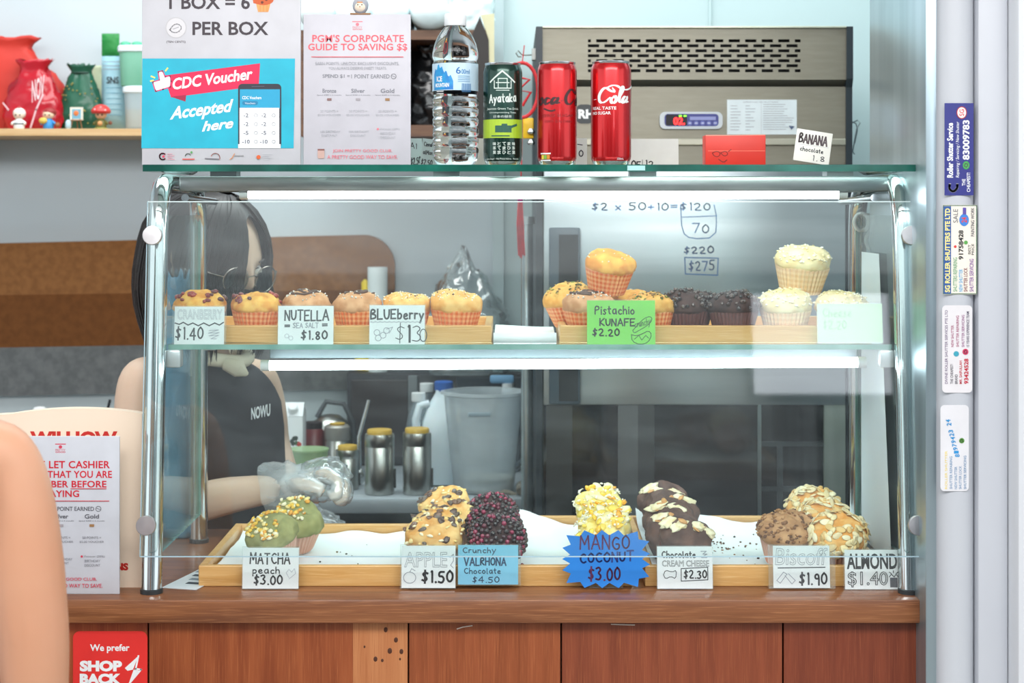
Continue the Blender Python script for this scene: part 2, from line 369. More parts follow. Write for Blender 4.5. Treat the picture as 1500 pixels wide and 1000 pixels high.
# right-hand jamb: steel guide rail, round white column, outer white casing
z0, z1 = 0, 2.8
pr = MB()
pr.box((P(1349, 0, .06).x, -.06, z0), (P(1356, 0, .06).x+.004, .4, z1), mat('#4e5b60', .4, .6), .002)
pr.box((P(1356, 0, -.08).x, -.08, z0), (P(1380, 0, -.08).x, .3, z1), mat('#b9c9d0', .28, .8, '#a3b5bd', 3, sc3=(6, 6, .4)), .002)
struct(pr, 'trim_1', smooth=True)
col = MB(); cxr = P(1404, 0, -.1).x; rr_ = (P(1432, 0, -.1).x - P(1376, 0, -.1).x)/2
prof = [(cxr + rr_*math.cos(R(a)), -.075 + .026*math.sin(R(a))) for a in range(180, 361, 12)]
col.prism(prof + [(cxr+rr_, .3), (cxr-rr_, .3)], z0, z1, mat('#bfc2c8', .35, 0, '#b9bcc3', 2), 'z')
struct(col, 'trim_2', smooth=True)
col = MB(); a_, b_ = P(1432, 0, -.1).x, P(1640, 0, -.1).x
col.box((a_, -.10, z0), (P(1484, 0, -.12).x, .3, z1), mat('#c2c5cc', .4, 0, '#bdc0c8', 2), .006)
struct(col, 'trim_3', smooth=True)
struct(MB().box((P(1484, 0, -.12).x, -.14, 0), (3.0, .3, 2.8), mat('#d4d6db', .6, 0, '#ced1d6', 2), .01), 'wall_right_front', smooth=True)
bx('wall_right', (.97, .3, 0), (1.07, 1.6, 2.8), wallw)
# brown cable trunking and its white end box, high on the right wall
t = thing('wall_bracket', 'brown wooden strip with a white end block high on the right wall', 'bracket', P(1346, 163, .5))
Yb = .5
MB().box(P(1337, 132, Yb), P(1372, -120, Yb) + Vector((0, .05, 0)), mat('#5d3527', .5, 0, '#4c2a1f', 20), .003).build('wooden_strip', t)
MB().box(P(1337, 163, Yb)-Vector((0, .0, 0)), P(1372, 132, Yb) + Vector((0, .05, 0)), mat('#e6f0f0', .5), .003).build('end_block', t)
MB().ball(P(1349, 124, Yb), .004, mat('#8b7a5b', .3, 1), 2).build('screw', t, True)

# the other side of the corridor, behind the photographer
op = bx('wall_opposite', (-8, -9.1, 0), (8, -9, 2.9), mat('#bcc1c4', .8, 0, '#adb2b5', 1))
for i, (x, w_) in enumerate(((-3.4, 2.2), (-.4, 2.0), (2.9, 1.5))):
    struct(MB().box((x-w_/2, -9, .1), (x+w_/2, -8.96, 2.3), mat('#4a5054', .2)), 'shop_window', op)
# added unseen glowing panel that makes the bright mirror patch at the glass's right
t = thing('reflection_panel', 'white backlit menu box on the far side of the corridor', 'light box', (1.45, -5.5, 0))
MB().box((1.10, -5.62, 1.72), (1.80, -5.5, 2.25), mat('#30363a', .5), .01).build('casing', t)
MB().box((1.13, -5.494, 1.75), (1.77, -5.486, 2.22), emitter('reflection_panel_glow', '#eef6ff', 4.2)).build('face', t)
MB().tube([(1.45, -5.56, 0), (1.45, -5.56, 1.72)], .025, mat('#30363a', .5)).build('post', t, True)

# ================================================================ COUNTER
ZC = .938
walnut = wood('walnut_laminate', '#8a5634', '#6f4126', '#a8714a', 'x', 7, .35, .25)
ct = thing('service_counter', 'wooden service counter with walnut top and reddish plank front', 'counter', (.0, .2, 0))
MB().box((-1.85, -.045, ZC-.034), (P(1349, 0, -.045).x, .5, ZC), walnut, .0025).build('counter_top', ct, True)
MB().box((-1.85, .0, 0), (P(1349, 0, -.02).x-.002, .46, ZC-.034), mat('#5a2c1a', .6)).build('carcass', ct)
Yf = -.022
seams = [-420, -100, 217, 598, 822, 1147, 1349]
cols_ = [('#9c4a27', '#86391d', '#a85a33'), ('#9c4a27', '#86391d', '#a85a33'), ('#99502a', '#803c1c', '#aa6238'), ('#98502c', '#824120', '#a65e36'), ('#8a452a', '#74361f', '#985432'), ('#7e3c25', '#6c301d', '#8e4a2e'), ('#7a3a24', '#682e1b', '#89462b')]
for i in range(len(seams)-1):
    a, b = P(seams[i], 0, Yf).x + .0012, P(seams[i+1], 0, Yf).x - .0012
    c = cols_[i]
    MB().box((a, Yf, .1), (b, 0, ZC-.0355), wood('mahogany_%d' % i, *c, axis='z', scale=5+i*.3, rough=.4), .0012).build('plank', ct)
# the paler board with dark knots inside the second plank
a, b = P(517, 0, Yf-.001).x, P(597, 0, Yf-.001).x
pm = wood('pale_board', '#c08052', '#b06d42', '#a35f36', 'z', 6, .4)
MB().box((a, Yf-.001, .1), (b, Yf+.002, ZC-.0355), pm).build('pale_plank', ct)
kb = MB()
for x, y, r in ((565, 922, 3), (580, 937, 3), (571, 953, 3.4), (588, 954, 3), (586, 965, 1.5), (534, 947, 1.5), (550, 965, 3), (560, 967, 2)):
    kb.ball(P(x, y, Yf-.001), r*.001, mat('#4a2410', .7), 2, (1, .15, 1.3))
kb.build('knots', ct, True, kind='stuff')
sk = MB()
for pl in ([(669, 921), (678, 918), (692, 916)], [(895, 914), (930, 915)]):
    sk.tube([P(x, y, Yf-.0005) for x, y in pl], .0008, mat('#e6ddd2', .7), 5)
sk.build('scratches', ct)
# sticker
def flat_thing(name, label, cat, x0, y0, x1, y1, Y, m, t=.0008, r=0, group=None, edge=None):
    cx = (x0+x1)/2; loc = P(cx, y1, Y); th = thing(name, label, cat, loc, group=group)
    b = Board(th, cx, y1, Y, t)
    pl = [(v.x, v.z) for v in (b.pt(x, y, 0) for x, y in rrect(x0, y0, x1, y1, r))]
    MB().prism(pl, -t, 0, m).build('sheet', th, world=False)
    return th, b
th, b = flat_thing('payment_sticker', 'red rounded sticker on the counter front reading We prefer', 'sticker', 107, 924, 216, 1040, Yf-.0003, mat('#e5332f', .4), .0006, 10)
b.T('We prefer', 132, 943, 190, 956, WHITE, .025)
b.T('SHOP', 117, 967, 179, 983, WHITE, .06); b.T('BACK', 117, 986, 178, 1002, WHITE, .06)
b.poly([(203, 960), (183, 978), (187, 982), (196, 980), (189, 1000), (205, 984), (203, 981), (195, 980)], WHITE)
b.line([(203, 960), (199, 979), (207, 980), (190, 1000)], 2.4, WHITE); b.build()

# ================================================================ DISPLAY CASE
XL, XR = -.528, .582
case = thing('display_case', 'slanted glass bakery display case with steel tube frame on the counter', 'display case', ((XL+XR)/2, .2, ZC))
tubem = mat('#cfd5d6', .1, 1, '#bfc6c7', 8)
for X in (XL, XR):
    path = [(X, .0, ZC), (X, .048, 1.47), (X, .052, 1.495), (X, .062, 1.518), (X, .078, 1.533), (X, .1, 1.539), (X, .3, 1.539), (X, .335, 1.534), (X, .358, 1.52), (X, .371, 1.5), (X, .376, 1.47), (X, .38, ZC)]
    fr = MB().tube(path, .0148, tubem, 24).build('frame_tube', case, True)
    for q in ((X, 0), (X, .38)):
        MB().lathe([(.0165, 0), (.0165, .006), (.0152, .007)], mat('#3c4144', .4, .5), 24, (q[0], q[1], ZC)).build('foot_cap', fr, True)
    MB().tube([(X+(.03 if X < 0 else -.03), .1, 1.517), (X+(.03 if X < 0 else -.03), .36, 1.512)], .006, tubem, 10).build('side_rod', case, True)
# front glass, slanted, held off the tubes by round steel standoffs
gx0, gx1 = P(209, 0, -.02).x, P(1354, 0, -.02).x
def slab(p0, p1, p2, p3, th, m, me):
    """four corners (front face) thickened along the normal; rim uses me"""
    p = [Vector(q) for q in (p0, p1, p2, p3)]; n = (p[1]-p[0]).cross(p[3]-p[0]).normalized()*th
    mb = MB(); q = p + [v-n for v in p]
    mb.add(q, [[0, 1, 2, 3], [7, 6, 5, 4]], m); mb.add(q, [[0, 4, 5, 1], [1, 5, 6, 2], [2, 6, 7, 3], [3, 7, 4, 0]], me); return mb
yb, yt = -.038, .014
zb, zt = P(0, 815, yb).z, P(0, 295, yt).z
fg = slab((gx0, yb, zb), (gx1, yb, zb), (gx1, yt, zt), (gx0, yt, zt), .005, GLASS, GEDGE2); fgo = fg.build('front_glass', case)
rimc = mat('#dff1f2', .3); rimd = mat('#a9c4d0', .3)
MB().box((gx0, yt-.0008, zt-.0011), (gx1, yt+.001, zt+.0004), rimc).build('polished_edge', fgo)
MB().box((gx0, yb-.0008, zb-.0008), (gx1, yb+.001, zb+.0008), rimd).build('polished_edge', fgo)
for gx in (gx0, gx1): MB().tube([(gx, yb-.0003, zb), (gx, yt-.0003, zt)], .0007, rimd, 6).build('polished_edge', fgo)
for X, px in ((XL, 0), (XR, 0)):
    for py in (345, 763):
        z = 1.5 - (py-306)/1000*(1.0); f = (z-zb)/(zt-zb); yy = yb + (yt-yb)*f
        k = MB(); d = Vector((0, -1, .1)).normalized()
        T = Matrix.Translation((X + (.004 if X > 0 else -.0), yy, z)) @ Euler((R(90-5.6), 0, 0)).to_matrix().to_4x4()
        k.lathe([(.0135, -.001), (.0143, .0), (.0143, .006), (.0135, .007), (.003, .0072)], mat('#d6d3d4', .32, 1, '#b6b2b4', 18), 32, T=T)
        k.lathe([(.007, -.03), (.007, 0)], tubem, 16, T=T)
        k.build('standoff_knob', case, True)
# side glasses
for X in (XL, XR):
    sg = MB(); x = X + (.004 if X < 0 else -.004)
    poly = [(.012, ZC+.05), (.365, ZC+.05), (.36, 1.49), (.062, 1.49)]
    sg.prism(poly, x-.002, x+.002, GLASS, 'x'); sg.mi = [sg.slot(GLASS)]*2 + [sg.slot(GEDGE2)]*4; sg.build('side_glass', case)
# top glass
tg = MB(); lo, hi = Vector((P(209, 0, -.02).x, -.02, 1.5545)), Vector((P(1346, 0, -.02).x, .43, 1.5645))
tg.add([(lo.x, lo.y, lo.z), (hi.x, lo.y, lo.z), (hi.x, hi.y, lo.z), (lo.x, hi.y, lo.z), (lo.x, lo.y, hi.z), (hi.x, lo.y, hi.z), (hi.x, hi.y, hi.z), (lo.x, hi.y, hi.z)], [[3, 2, 1, 0], [4, 5, 6, 7]], GLASS_TOP)
tg.add([v.copy() for v in tg.v[:8]], [[0, 1, 5, 4], [1, 2, 6, 5], [2, 3, 7, 6], [3, 0, 4, 7]], GEDGE); tg.build('top_glass', case)
TOPZ = 1.5645
# steel header under the top glass and the LED bar in it
MB().box((P(262, 0, .085).x, .085, 1.5265), (P(1302, 0, .085).x, .2, 1.5495), steel_b, .003).build('header_rail', case, True)
for x in (-.44, -.1, .2, .5):
    MB().box((x-.02, .1, 1.5495), (x+.02, .14, 1.5545), mat('#9aa3a5', .3, .8)).build('glass_pad', case)
ledm = emitter('led_diffuser', '#f2fbff', 13.0); caps = mat('#d8dcdc', .4)
def led(x0, x1, y, px0, pxa, hz):
    t = MB(); t.tube([(x0, y, pxa), (x1, y, hz)], .0075, ledm, 16); o = t.build('light_bar', case, True)
    MB().tube([(x0-.012, y, pxa), (x0+.001, y, pxa)], .0085, caps, 16).build('end_cap', o, True)
    MB().tube([(x1-.001, y, hz), (x1+.012, y, hz)], .0085, caps, 16).build('end_cap', o, True)
led(P(363, 0, .1).x, P(1229, 0, .1).x, .1, 0, P(0, 284, .1).z - .0, P(0, 284, .1).z)
# middle shelf
ZS = 1.2975
sh = slab((XL+.012, .05, ZS-.0075), (XR-.012, .05, ZS-.0075), (XR-.012, .05, ZS), (XL+.012, .05, ZS), .33, GEDGE, GLASS)
sh.v = []; sh.f = []; sh.mi = []; sh.mats = []
a, b_ = Vector((XL+.014, .052, ZS-.0075)), Vector((XR-.014, .37, ZS))
q = [(a.x, a.y, a.z), (b_.x, a.y, a.z), (b_.x, b_.y, a.z), (a.x, b_.y, a.z), (a.x, a.y, b_.z), (b_.x, a.y, b_.z), (b_.x, b_.y, b_.z), (a.x, b_.y, b_.z)]
sh.add(q, [[3, 2, 1, 0], [4, 5, 6, 7]], GLASS_TOP); sh.add(q, [[0, 1, 5, 4], [1, 2, 6, 5], [2, 3, 7, 6], [3, 0, 4, 7]], GEDGE2); sh.build('shelf_glass', case)
for X in (XL, XR):
    for y in (.05, .36):
        sx = 1 if X < 0 else -1
        m_ = MB().box((X+sx*.012, y-.008, ZS-.034), (X+sx*.034, y+.016, ZS-.0076), mat('#c9cfd2', .3, .4), .003); m_.build('shelf_bracket', case, True)
led(P(394, 0, .1).x, P(1257, 0, .1).x, .1, 0, P(0, 535, .1).z, P(0, 530.5, .1).z)
MB().box((P(394, 0, .118).x, .125, ZS-.027), (P(1257, 0, .118).x, .135, ZS-.0076), mat('#5d6a6f', .5, .3), .001).build('light_bar_channel', case)
# small sticker patch on the top glass edge
t = thing('glass_label', 'small white label on the edge of the top glass below the right cola can', 'label', (P(940, 0, -.0205).x, -.0206, TOPZ-.0085))
MB().box((P(919, 0, -.021).x, -.0212, TOPZ-.0085), (P(945, 0, -.021).x, -.0203, TOPZ-.0015), mat('#a9d8d8', .5)).build('sheet', t)

# ================================================================ TRAYS AND LINERS
bam = wood('bamboo', '#e2b272', '#d39f5c', '#edc78e', 'x', 9, .38, .15)
def tray(label, x0, x1, y0, y1, z, h, group):
    t = thing('bamboo_tray', label, 'tray', ((x0+x1)/2, (y0+y1)/2, z), group=group)
    w_ = .011
    MB().box((x0, y0, z), (x1, y0+w_, z+h), bam, .0015).build('front_rim', t)
    MB().box((x0, y1-w_, z), (x1, y1, z+h), bam, .0015).build('back_rim', t)
    MB().box((x0, y0+w_, z), (x0+w_, y1-w_, z+h), bam, .0015).build('side_rim', t)
    MB().box((x1-w_, y0+w_, z), (x1, y1-w_, z+h), bam, .0015).build('side_rim', t)
    MB().box((x0+w_, y0+w_, z+.003), (x1-w_, y1-w_, z+.008), bam).build('tray_floor', t)
    return t
def liner(label, x0, x1, y0, y1, z, seed, amp=.006, lift=.02, group='parchment sheets in the lower trays'):
    nx, ny = 30, 26; vs = []
    for j in range(ny+1):
        for i in range(nx+1):
            u, v = i/nx, j/ny; x = x0+(x1-x0)*u; y = y0+(y1-y0)*v
            e = max(0, (v-.8)/.2)**2 * lift * (.6+.8*noise.noise(Vector((u*3+seed, 0, 1)))) + max(0, (.08-u)/.08)*lift*.4 + max(0, (u-.92)/.08)*lift*.4
            n_ = amp*(.5*noise.noise(Vector((u*5+seed, v*4, 2)))+.25*noise.noise(Vector((u*13, v*11, seed)))) + .0035
            vs.append((x, y+.004*noise.noise(Vector((u*6, seed, 0))), z + max(.0008, n_) + max(0, e)))
    fs = [[j*(nx+1)+i, j*(nx+1)+i+1, (j+1)*(nx+1)+i+1, (j+1)*(nx+1)+i] for j in range(ny) for i in range(nx)]
    mb = MB().add(vs, fs, mat('#f1f6f9', .6, 0, '#e6eff4', 8))
    return single(mb, 'parchment_liner', label, 'baking paper', 'all', group)
def crumbs(label, x0, x1, y0, y1, z, n, cols_, seed, parent=None, r=(.0008, .0024)):
    rg = random.Random(seed); mb = MB()
    for _ in range(n):
        u = rg.gauss(.5, .22); v = rg.gauss(.5, .22); u = min(1, max(0, u)); v = min(1, max(0, v))
        mb.ball((x0+(x1-x0)*u, y0+(y1-y0)*v, z), rg.uniform(*r), mat(rg.choice(cols_), .7), 1, (1, 1, .7), jit=.5)
    return single(mb, 'crumbs', label, 'crumbs', kind='stuff')
TU = 'bamboo trays on the middle shelf'; TL = 'bamboo trays on the counter inside the case'
tray('long bamboo tray at the left of the middle glass shelf', -.508, -.031, .085, .32, ZS, .026, TU)
tray('long bamboo tray at the right of the middle glass shelf', .0725, .545, .085, .32, ZS, .026, TU)
tray('bamboo tray at the lower left holding the green muffins', -.467, -.148, .042, .385, ZC, .031, TL)
tray('bamboo tray in the lower middle behind the blue signs', -.142, .180, .042, .46, ZC, .031, TL)
tray('bamboo tray at the lower right holding cream cheese and almond muffins', .198, .56, .042, .46, ZC, .031, TL)
LZ = ZC+.0082
liner('parchment sheet under the green muffins in the lower left tray', -.452, -.162, .056, .37, LZ, 1.3, lift=.012)
liner('wrinkled parchment sheet in the lower middle tray', -.127, .165, .056, .445, LZ, 4.1, lift=.03)
liner('crumb-strewn parchment sheet in the lower right tray', .213, .545, .056, .445, LZ, 7.7, lift=.03)
crumbs('dark brown crumbs scattered on the parchment of the lower right tray', .27, .42, .14, .4, LZ+.005, 70, ['#3a2418', '#5b3a24', '#8a6040'], 3)
crumbs('a few dark crumbs on the parchment of the lower left tray', -.33, -.2, .1, .33, LZ+.005, 7, ['#3a3a30', '#6b5a3c'], 5)
crumbs('loose dark sugar pearls beside the light blue sign', .0, .02, .08, .13, LZ+.006, 5, ['#2c2226', '#7d2440'], 9, r=(.003, .0038))
# folded white paper between the two upper trays
mb = MB(); nx = 16
for k in range(3):
    vs = []
    for j in (0, 1):
        for i in range(nx+1):
            u = i/nx; vs.append((-.027+.094*u, .075+.2*j, ZS+.001+.002*k+.003*math.sin(u*3.1+k)*(.3+.3*j)+j*.004*k))
    mb.add(vs, [[i, i+1, nx+2+i, nx+1+i] for i in range(nx)], PAPER)
mb.box((-.028, .072, ZS+.0006), (.067, .0735, ZS+.016), PAPER)
single(mb, 'folded_paper', 'folded white paper lying between the two trays on the middle shelf', 'paper', 'all')
# receipt at lower left
mb = MB().box((XL+.03, .02, ZC+.0005), (XL+.085, .2, ZC+.0015), mat('#dfe8ee', .5), rot=(0, 0, R(-14)))
o = single(mb, 'leaflet', 'glossy leaflet lying on the counter by the lower left tray', 'leaflet')
mb = MB()
for i in range(5): mb.box((XL+.04, .05+.027*i, ZC+.0016), (XL+.07, .062+.027*i, ZC+.0019), mat(['#3b4450', '#8796a3'][i % 2], .5), rot=(0, 0, R(-14)))
p = mb.build('print', o)
# ================================================================ MUFFINS
def checker(name, c1, c2, sx, sy):
    m, t, o = nt(name); p = t.nodes.new('ShaderNodeBsdfPrincipled'); t.links.new(p.outputs[0], o.inputs[0])
    uv = t.nodes.new('ShaderNodeTexCoord'); mp = t.nodes.new('ShaderNodeMapping'); mp.inputs['Scale'].default_value = (sx, sy, 1); t.links.new(uv.outputs['UV'], mp.inputs[0])
    sp = t.nodes.new('ShaderNodeSeparateXYZ'); t.links.new(mp.outputs[0], sp.inputs[0]); fs = []
    for k in (0, 1):
        f = t.nodes.new('ShaderNodeMath'); f.operation = 'FRACT'; t.links.new(sp.outputs[k], f.inputs[0])
        g = t.nodes.new('ShaderNodeMath'); g.operation = 'GREATER_THAN'; g.inputs[1].default_value = .5; t.links.new(f.outputs[0], g.inputs[0]); fs.append(g.outputs[0])
    ad = t.nodes.new('ShaderNodeMath'); ad.operation = 'ADD'; t.links.new(fs[0], ad.inputs[0]); t.links.new(fs[1], ad.inputs[1])
    hf = t.nodes.new('ShaderNodeMath'); hf.operation = 'MULTIPLY'; hf.inputs[1].default_value = .5; t.links.new(ad.outputs[0], hf.inputs[0])
    c = mixc(t, hf.outputs[0], lin(c1), lin(c2)); t.links.new(c, p.inputs['Base Color']); p.inputs['Roughness'].default_value = .55
    return m
cup_or = checker('orange_gingham_paper', '#efae78', '#dd6a2a', 30, 9)
cup_dk = checker('dark_brown_paper', '#6d4440', '#4c2c2b', 44, .4)
cup_pk = checker('greasy_pink_paper', '#e6b6a0', '#cf8f78', 40, .4)
cup_cr = checker('cream_paper', '#efd3ac', '#e0b98b', 30, 9)
KINDS = {
 'cranberry': ('#eebb5c', '#d98d34', cup_or), 'swirl': ('#d8a57a', '#c0875a', cup_or), 'plain': ('#eec27a', '#e0a154', cup_or), 'orange': ('#eeb04a', '#d98a2c', cup_or),
 'pistachio': ('#e8b560', '#d59440', cup_or), 'choc': ('#4b2f29', '#382220', cup_dk), 'cheese': ('#f3e6b4', '#e9d093', cup_cr), 'matcha': ('#a3a26a', '#8b8d58', cup_pk),
 'apple': ('#eec583', '#dd9d52', cup_pk), 'pearl': ('#4a2c2e', '#33201f', cup_dk), 'mango': ('#f3e29a', '#eccf62', cup_cr), 'cream': ('#6a4b40', '#4d342d', cup_dk),
 'biscoff': ('#c99a6c', '#ab7a4d', cup_pk), 'almond': ('#efc078', '#e09a48', cup_pk)}
CH, DH, RB, RT = .038, .027, .0275, .0375
def muffin(label, kind, X, Y, Z, tilt=0, roll=0, seed=0, sc_=1.0, group=None, rz=0):
    c1, c2, cup = KINDS[kind]; rg = random.Random(seed*13+5)
    t = thing('muffin', label, 'muffin', (X, Y, Z), (R(tilt), R(roll), R(rz)), group); t.scale = (sc_,)*3
    # pleated paper cup
    n = 72; prof = [(RB*.9, 0), (RB, .001)] + [(RB+(RT-RB)*k/6, CH*k/6) for k in range(1, 7)] + [(RT-.0012, CH+.0005), (RT-.004, CH-.004)]
    mb = MB().lathe(prof, cup, n, flute=(.0007, lambda j: 1 <= j <= 8))
    o = mb.build('paper_cup', t, False, world=False)
    me = o.data; uvl = me.uv_layers.new(name='UVMap'); J = len(prof)
    for p in me.polygons:
        ks = [v % n for v in p.vertices]
        for li, v in zip(p.loop_indices, p.vertices):
            k = v % n
            if max(ks) - min(ks) > n/2 and k == 0: k = n
            uvl.data[li].uv = (k/n, (v//n)/J)
    # domed top
    RD = RT + .0025; off = seed*7.3; rough_ = .0016 if kind not in ('choc', 'biscoff', 'cream') else .0026
    def surf(u, a):
        r = RD*math.sin(min(1, u)*math.pi/2)**.82 if u <= 1 else RD - .004*(u-1)*4
        z = CH + .001 + DH*max(0, math.cos(min(1, u)*math.pi/2))**.75 if u <= 1 else CH + .001 - .012*(u-1)
        d = Vector((math.cos(a)*r, math.sin(a)*r, z)); q = d*38 + Vector((off, off*.3, 1))
        m_ = noise.noise(q)*(.002 if kind == 'pearl' else .0042 if seed < 20 else .0062) + noise.noise(q*3.1)*rough_ - (0 if kind == 'pearl' else max(0, noise.noise(q*1.6+Vector((5, 5, 5)))-.28)*.012)
        nn = Vector((math.cos(a)*math.sin(u*1.5), math.sin(a)*math.sin(u*1.5), math.cos(u*1.5)+.15)).normalized()
        return d + nn*m_, nn
    us = [0.02, .1, .18, .26, .34, .42, .5, .58, .66, .74, .82, .9, 1, 1.15, 1.4, 1.8]; na = 56; vs = []
    for u in us:
        for k in range(na): vs.append(surf(u, 2*math.pi*k/na)[0])
    fs = [[j*na+(k+1) % na, j*na+k, (j+1)*na+k, (j+1)*na+(k+1) % na] for j in range(len(us)-1) for k in range(na)] + [list(range(na))]
    topm = mat(c1, .75, 0, c2, 55, .38, .62, bump=.6)
    MB().add(vs, fs, topm).build('muffin_top', t, 'all', world=False)
    # toppings
    tp = MB(); nm = 'topping'
    def scatter(n_, umax, f, umin=0):
        for _ in range(n_):
            u = umin+(umax-umin)*math.sqrt(rg.random()); a = rg.random()*6.283; p, nn = surf(u, a); f(p, nn)
    rot = lambda: (rg.uniform(-.5, .5), rg.uniform(-.5, .5), rg.uniform(0, 6))
    if kind == 'cranberry':
        nm = 'cranberries'; scatter(22, .75, lambda p, q: tp.ball(p+q*.001, rg.uniform(.003, .0052), mat(rg.choice(['#7c1f1c', '#9c3527', '#5d2420']), .3, coat=.3), 2, (1.2, .9, .7), rot(), .4))
    elif kind == 'swirl':
        nm = 'hazelnut_swirl'
        for k in range(5):
            a0 = rg.random()*6; pts = [surf(.08+.09*k*.8+.04*math.sin(i*.7), a0+i*.32)[0]+Vector((0, 0, .0008)) for i in range(9)]
            tp.tube(pts, [.0006]+[rg.uniform(.0018, .003) for _ in range(7)]+[.0006], mat('#5a4036', .5), 6)
        scatter(40, .6, lambda p, q: tp.ball(p+q*.0012, rg.uniform(.0008, .0018), mat('#e8e2da', .6), 1, jit=.4))
    elif kind in ('plain', 'orange'):
        nm = 'sugar'; scatter(70 if kind == 'plain' else 14, .7, lambda p, q: tp.ball(p+q*.0006, rg.uniform(.0007, .0016), mat('#f4ecd8', .5), 1, jit=.4))
        if kind == 'plain': scatter(8, .5, lambda p, q: tp.ball(p, rg.uniform(.001, .002), mat('#6a5145', .5), 1, jit=.4))
    elif kind == 'pistachio':
        nm = 'pistachio_bits'; scatter(60, .6, lambda p, q: tp.ball(p+q*.001, rg.uniform(.001, .0026), mat(rg.choice(['#7d8a3a', '#8c6a3c', '#5d5a2c', '#d9b564']), .6), 1, (1.4, 1, .6), rot(), .4))
    elif kind == 'choc':
        nm = 'chocolate_chips'
        def chip(p, q):
            rr = rg.uniform(.0032, .0044); E = q.to_track_quat('Z', 'Y').to_matrix().to_4x4() @ Euler((rg.uniform(-.7, .7), rg.uniform(-.7, .7), 0)).to_matrix().to_4x4()
            tp.lathe([(rr*.8, 0), (rr, rr*.3), (rr*.7, rr*.8), (rr*.15, rr*1.4)], mat(rg.choice(['#3b2927', '#54413c', '#2f201f']), .22, coat=.4), 8, p, T=E)
        scatter(95, .95, chip)
    elif kind == 'cheese':
        nm = 'cheese_crumble'; scatter(130, .9, lambda p, q: tp.ball(p+q*.001, rg.uniform(.0012, .0028), mat(rg.choice(['#fbf3cf', '#f4e6ae', '#fffbe8']), .7), 1, (1.3, 1, .6), rot(), .4))
    elif kind == 'matcha':
        nm = 'peach_crumble'; 
        def f(p, q):
            if p.x < .012: tp.ball(p+q*.002, rg.uniform(.0022, .004), mat(rg.choice(['#f6c94e', '#fbe7a0', '#f9f0cf', '#eda93c']), .6), 1, (1.3, 1, .8), rot(), .5)
        scatter(110, .62, f)
    elif kind == 'apple':
        nm = 'apple_chunks'
        scatter(16, .8, lambda p, q: tp.ball(p+q*.001, rg.uniform(.0034, .0055), mat(rg.choice(['#5a4238', '#7d5a48', '#6a5a50']), .35, coat=.3), 2, (1.5, 1, .45), rot(), .5))
        scatter(40, .9, lambda p, q: tp.ball(p, rg.uniform(.0015, .0045), mat(rg.choice(['#f6dc9c', '#f2cf86', '#fbeecb']), .6), 1, (1.5, 1, .5), rot(), .5))
    elif kind == 'pearl':
        nm = 'chocolate_pearls'
        N = 230
        for i in range(N):
            u = math.sqrt((i+.5)/N)*1.12; a = i*2.399963; p, q = surf(u, a)
            if u > 1: q = Vector((math.cos(a), math.sin(a), 0))
            tp.ball(p+q*.0016+Vector((rg.uniform(-.0007, .0007), rg.uniform(-.0007, .0007), 0)), rg.uniform(.0032, .0039), mat(rg.choice(['#3a3033', '#4b3038', '#33282b', '#9a3452', '#6c2c3e', '#433639']), .22, coat=.4), 2)
    elif kind == 'mango':
        nm = 'mango_jelly'
        for k in range(14):
            u, a = rg.random()*.75, rg.random()*6.28; p, q = surf(u, a)
            tp.ball(p+q*.001, rg.uniform(.006, .009), mat(rg.choice(['#f3e09a', '#f7edc0', '#f2d45c']), .5), 2, (1.4, .9, .5), rot(), .4)
        scatter(13, .6, lambda p, q: tp.ball(p+q*.005, rg.uniform(.003, .005), mat(rg.choice(['#f7a81c', '#f8bf20', '#fad94a']), .2, coat=.5), 2, (1.5, 1, .5), rot(), .3))
        scatter(60, .8, lambda p, q: tp.ball(p+q*.005, rg.uniform(.001, .002), mat('#fdf8e8', .6), 1, (2, 1, .6), rot(), .4))
    elif kind == 'cream':
        nm = 'cream_cheese'
        nb = rg.choice((4, 5, 6)); aa = rg.uniform(-.5, .5)
        for k in range(nb):
            o_ = (k-(nb-1)/2)*.17; u = abs(o_)+.05; a = aa + (math.pi if o_ < 0 else 0) + rg.uniform(-.3, .3); p, q = surf(u, a)
            tp.ball(p+q*.0002, rg.uniform(.006, .0092), mat('#efe6c4', .5, 0, '#dfc78e', 90, .45, .7), 3, (1.45, 1.0, .36), (q.y*-.6, q.x*.6, rg.uniform(-.6, .6)), .6)
        for k in range(3):
            p, q = surf(rg.random()*.25, rg.random()*6.28); tp.ball(p+q*.0028, rg.uniform(.003, .0052), mat('#b7793f', .5, 0, '#d9a566', 200), 2, (1.5, 1, .3), rot(), .4)
    elif kind == 'biscoff':
        nm = 'biscuit_crumbs'; scatter(170, .95, lambda p, q: tp.ball(p+q*.001, rg.uniform(.001, .0032), mat(rg.choice(['#8b5d36', '#6f472b', '#a87646', '#c4976a']), .8), 1, (1.3, 1, .7), rot(), .5))
    elif kind == 'almond':
        nm = 'almond_flakes'
        def f(p, q):
            E = q.to_track_quat('Z', 'Y').to_matrix().to_4x4() @ Euler((rg.uniform(-.5, .5), rg.uniform(-.5, .5), rg.uniform(0, 6))).to_matrix().to_4x4()
            L = rg.uniform(.0055, .008)
            tp.lathe([(L*.7, 0), (L, .0004), (L*.8, .0012), (.0004, .0014)], mat(rg.choice(['#f8ecc8', '#f3deab', '#f6e4b8', '#eac583']), .45), 10, p+q*.0012, T=E @ Matrix.Diagonal((1.25, .72, 1, 1)))
        scatter(135, 1.0, f)
    tp.build(nm, t, 'all', world=False, kind='stuff')
    return t
UZ = ZS + .0082
def mY(px, Y): return P(px, 0, Y).x
GU = 'muffins on the middle shelf'; GL = 'muffins in the lower trays'
muffin('cranberry-topped muffin at the far left of the upper left tray, behind the $1.40 card', 'cranberry', mY(294, .14), .14, UZ, 3, 0, 1, 1.03, GU)
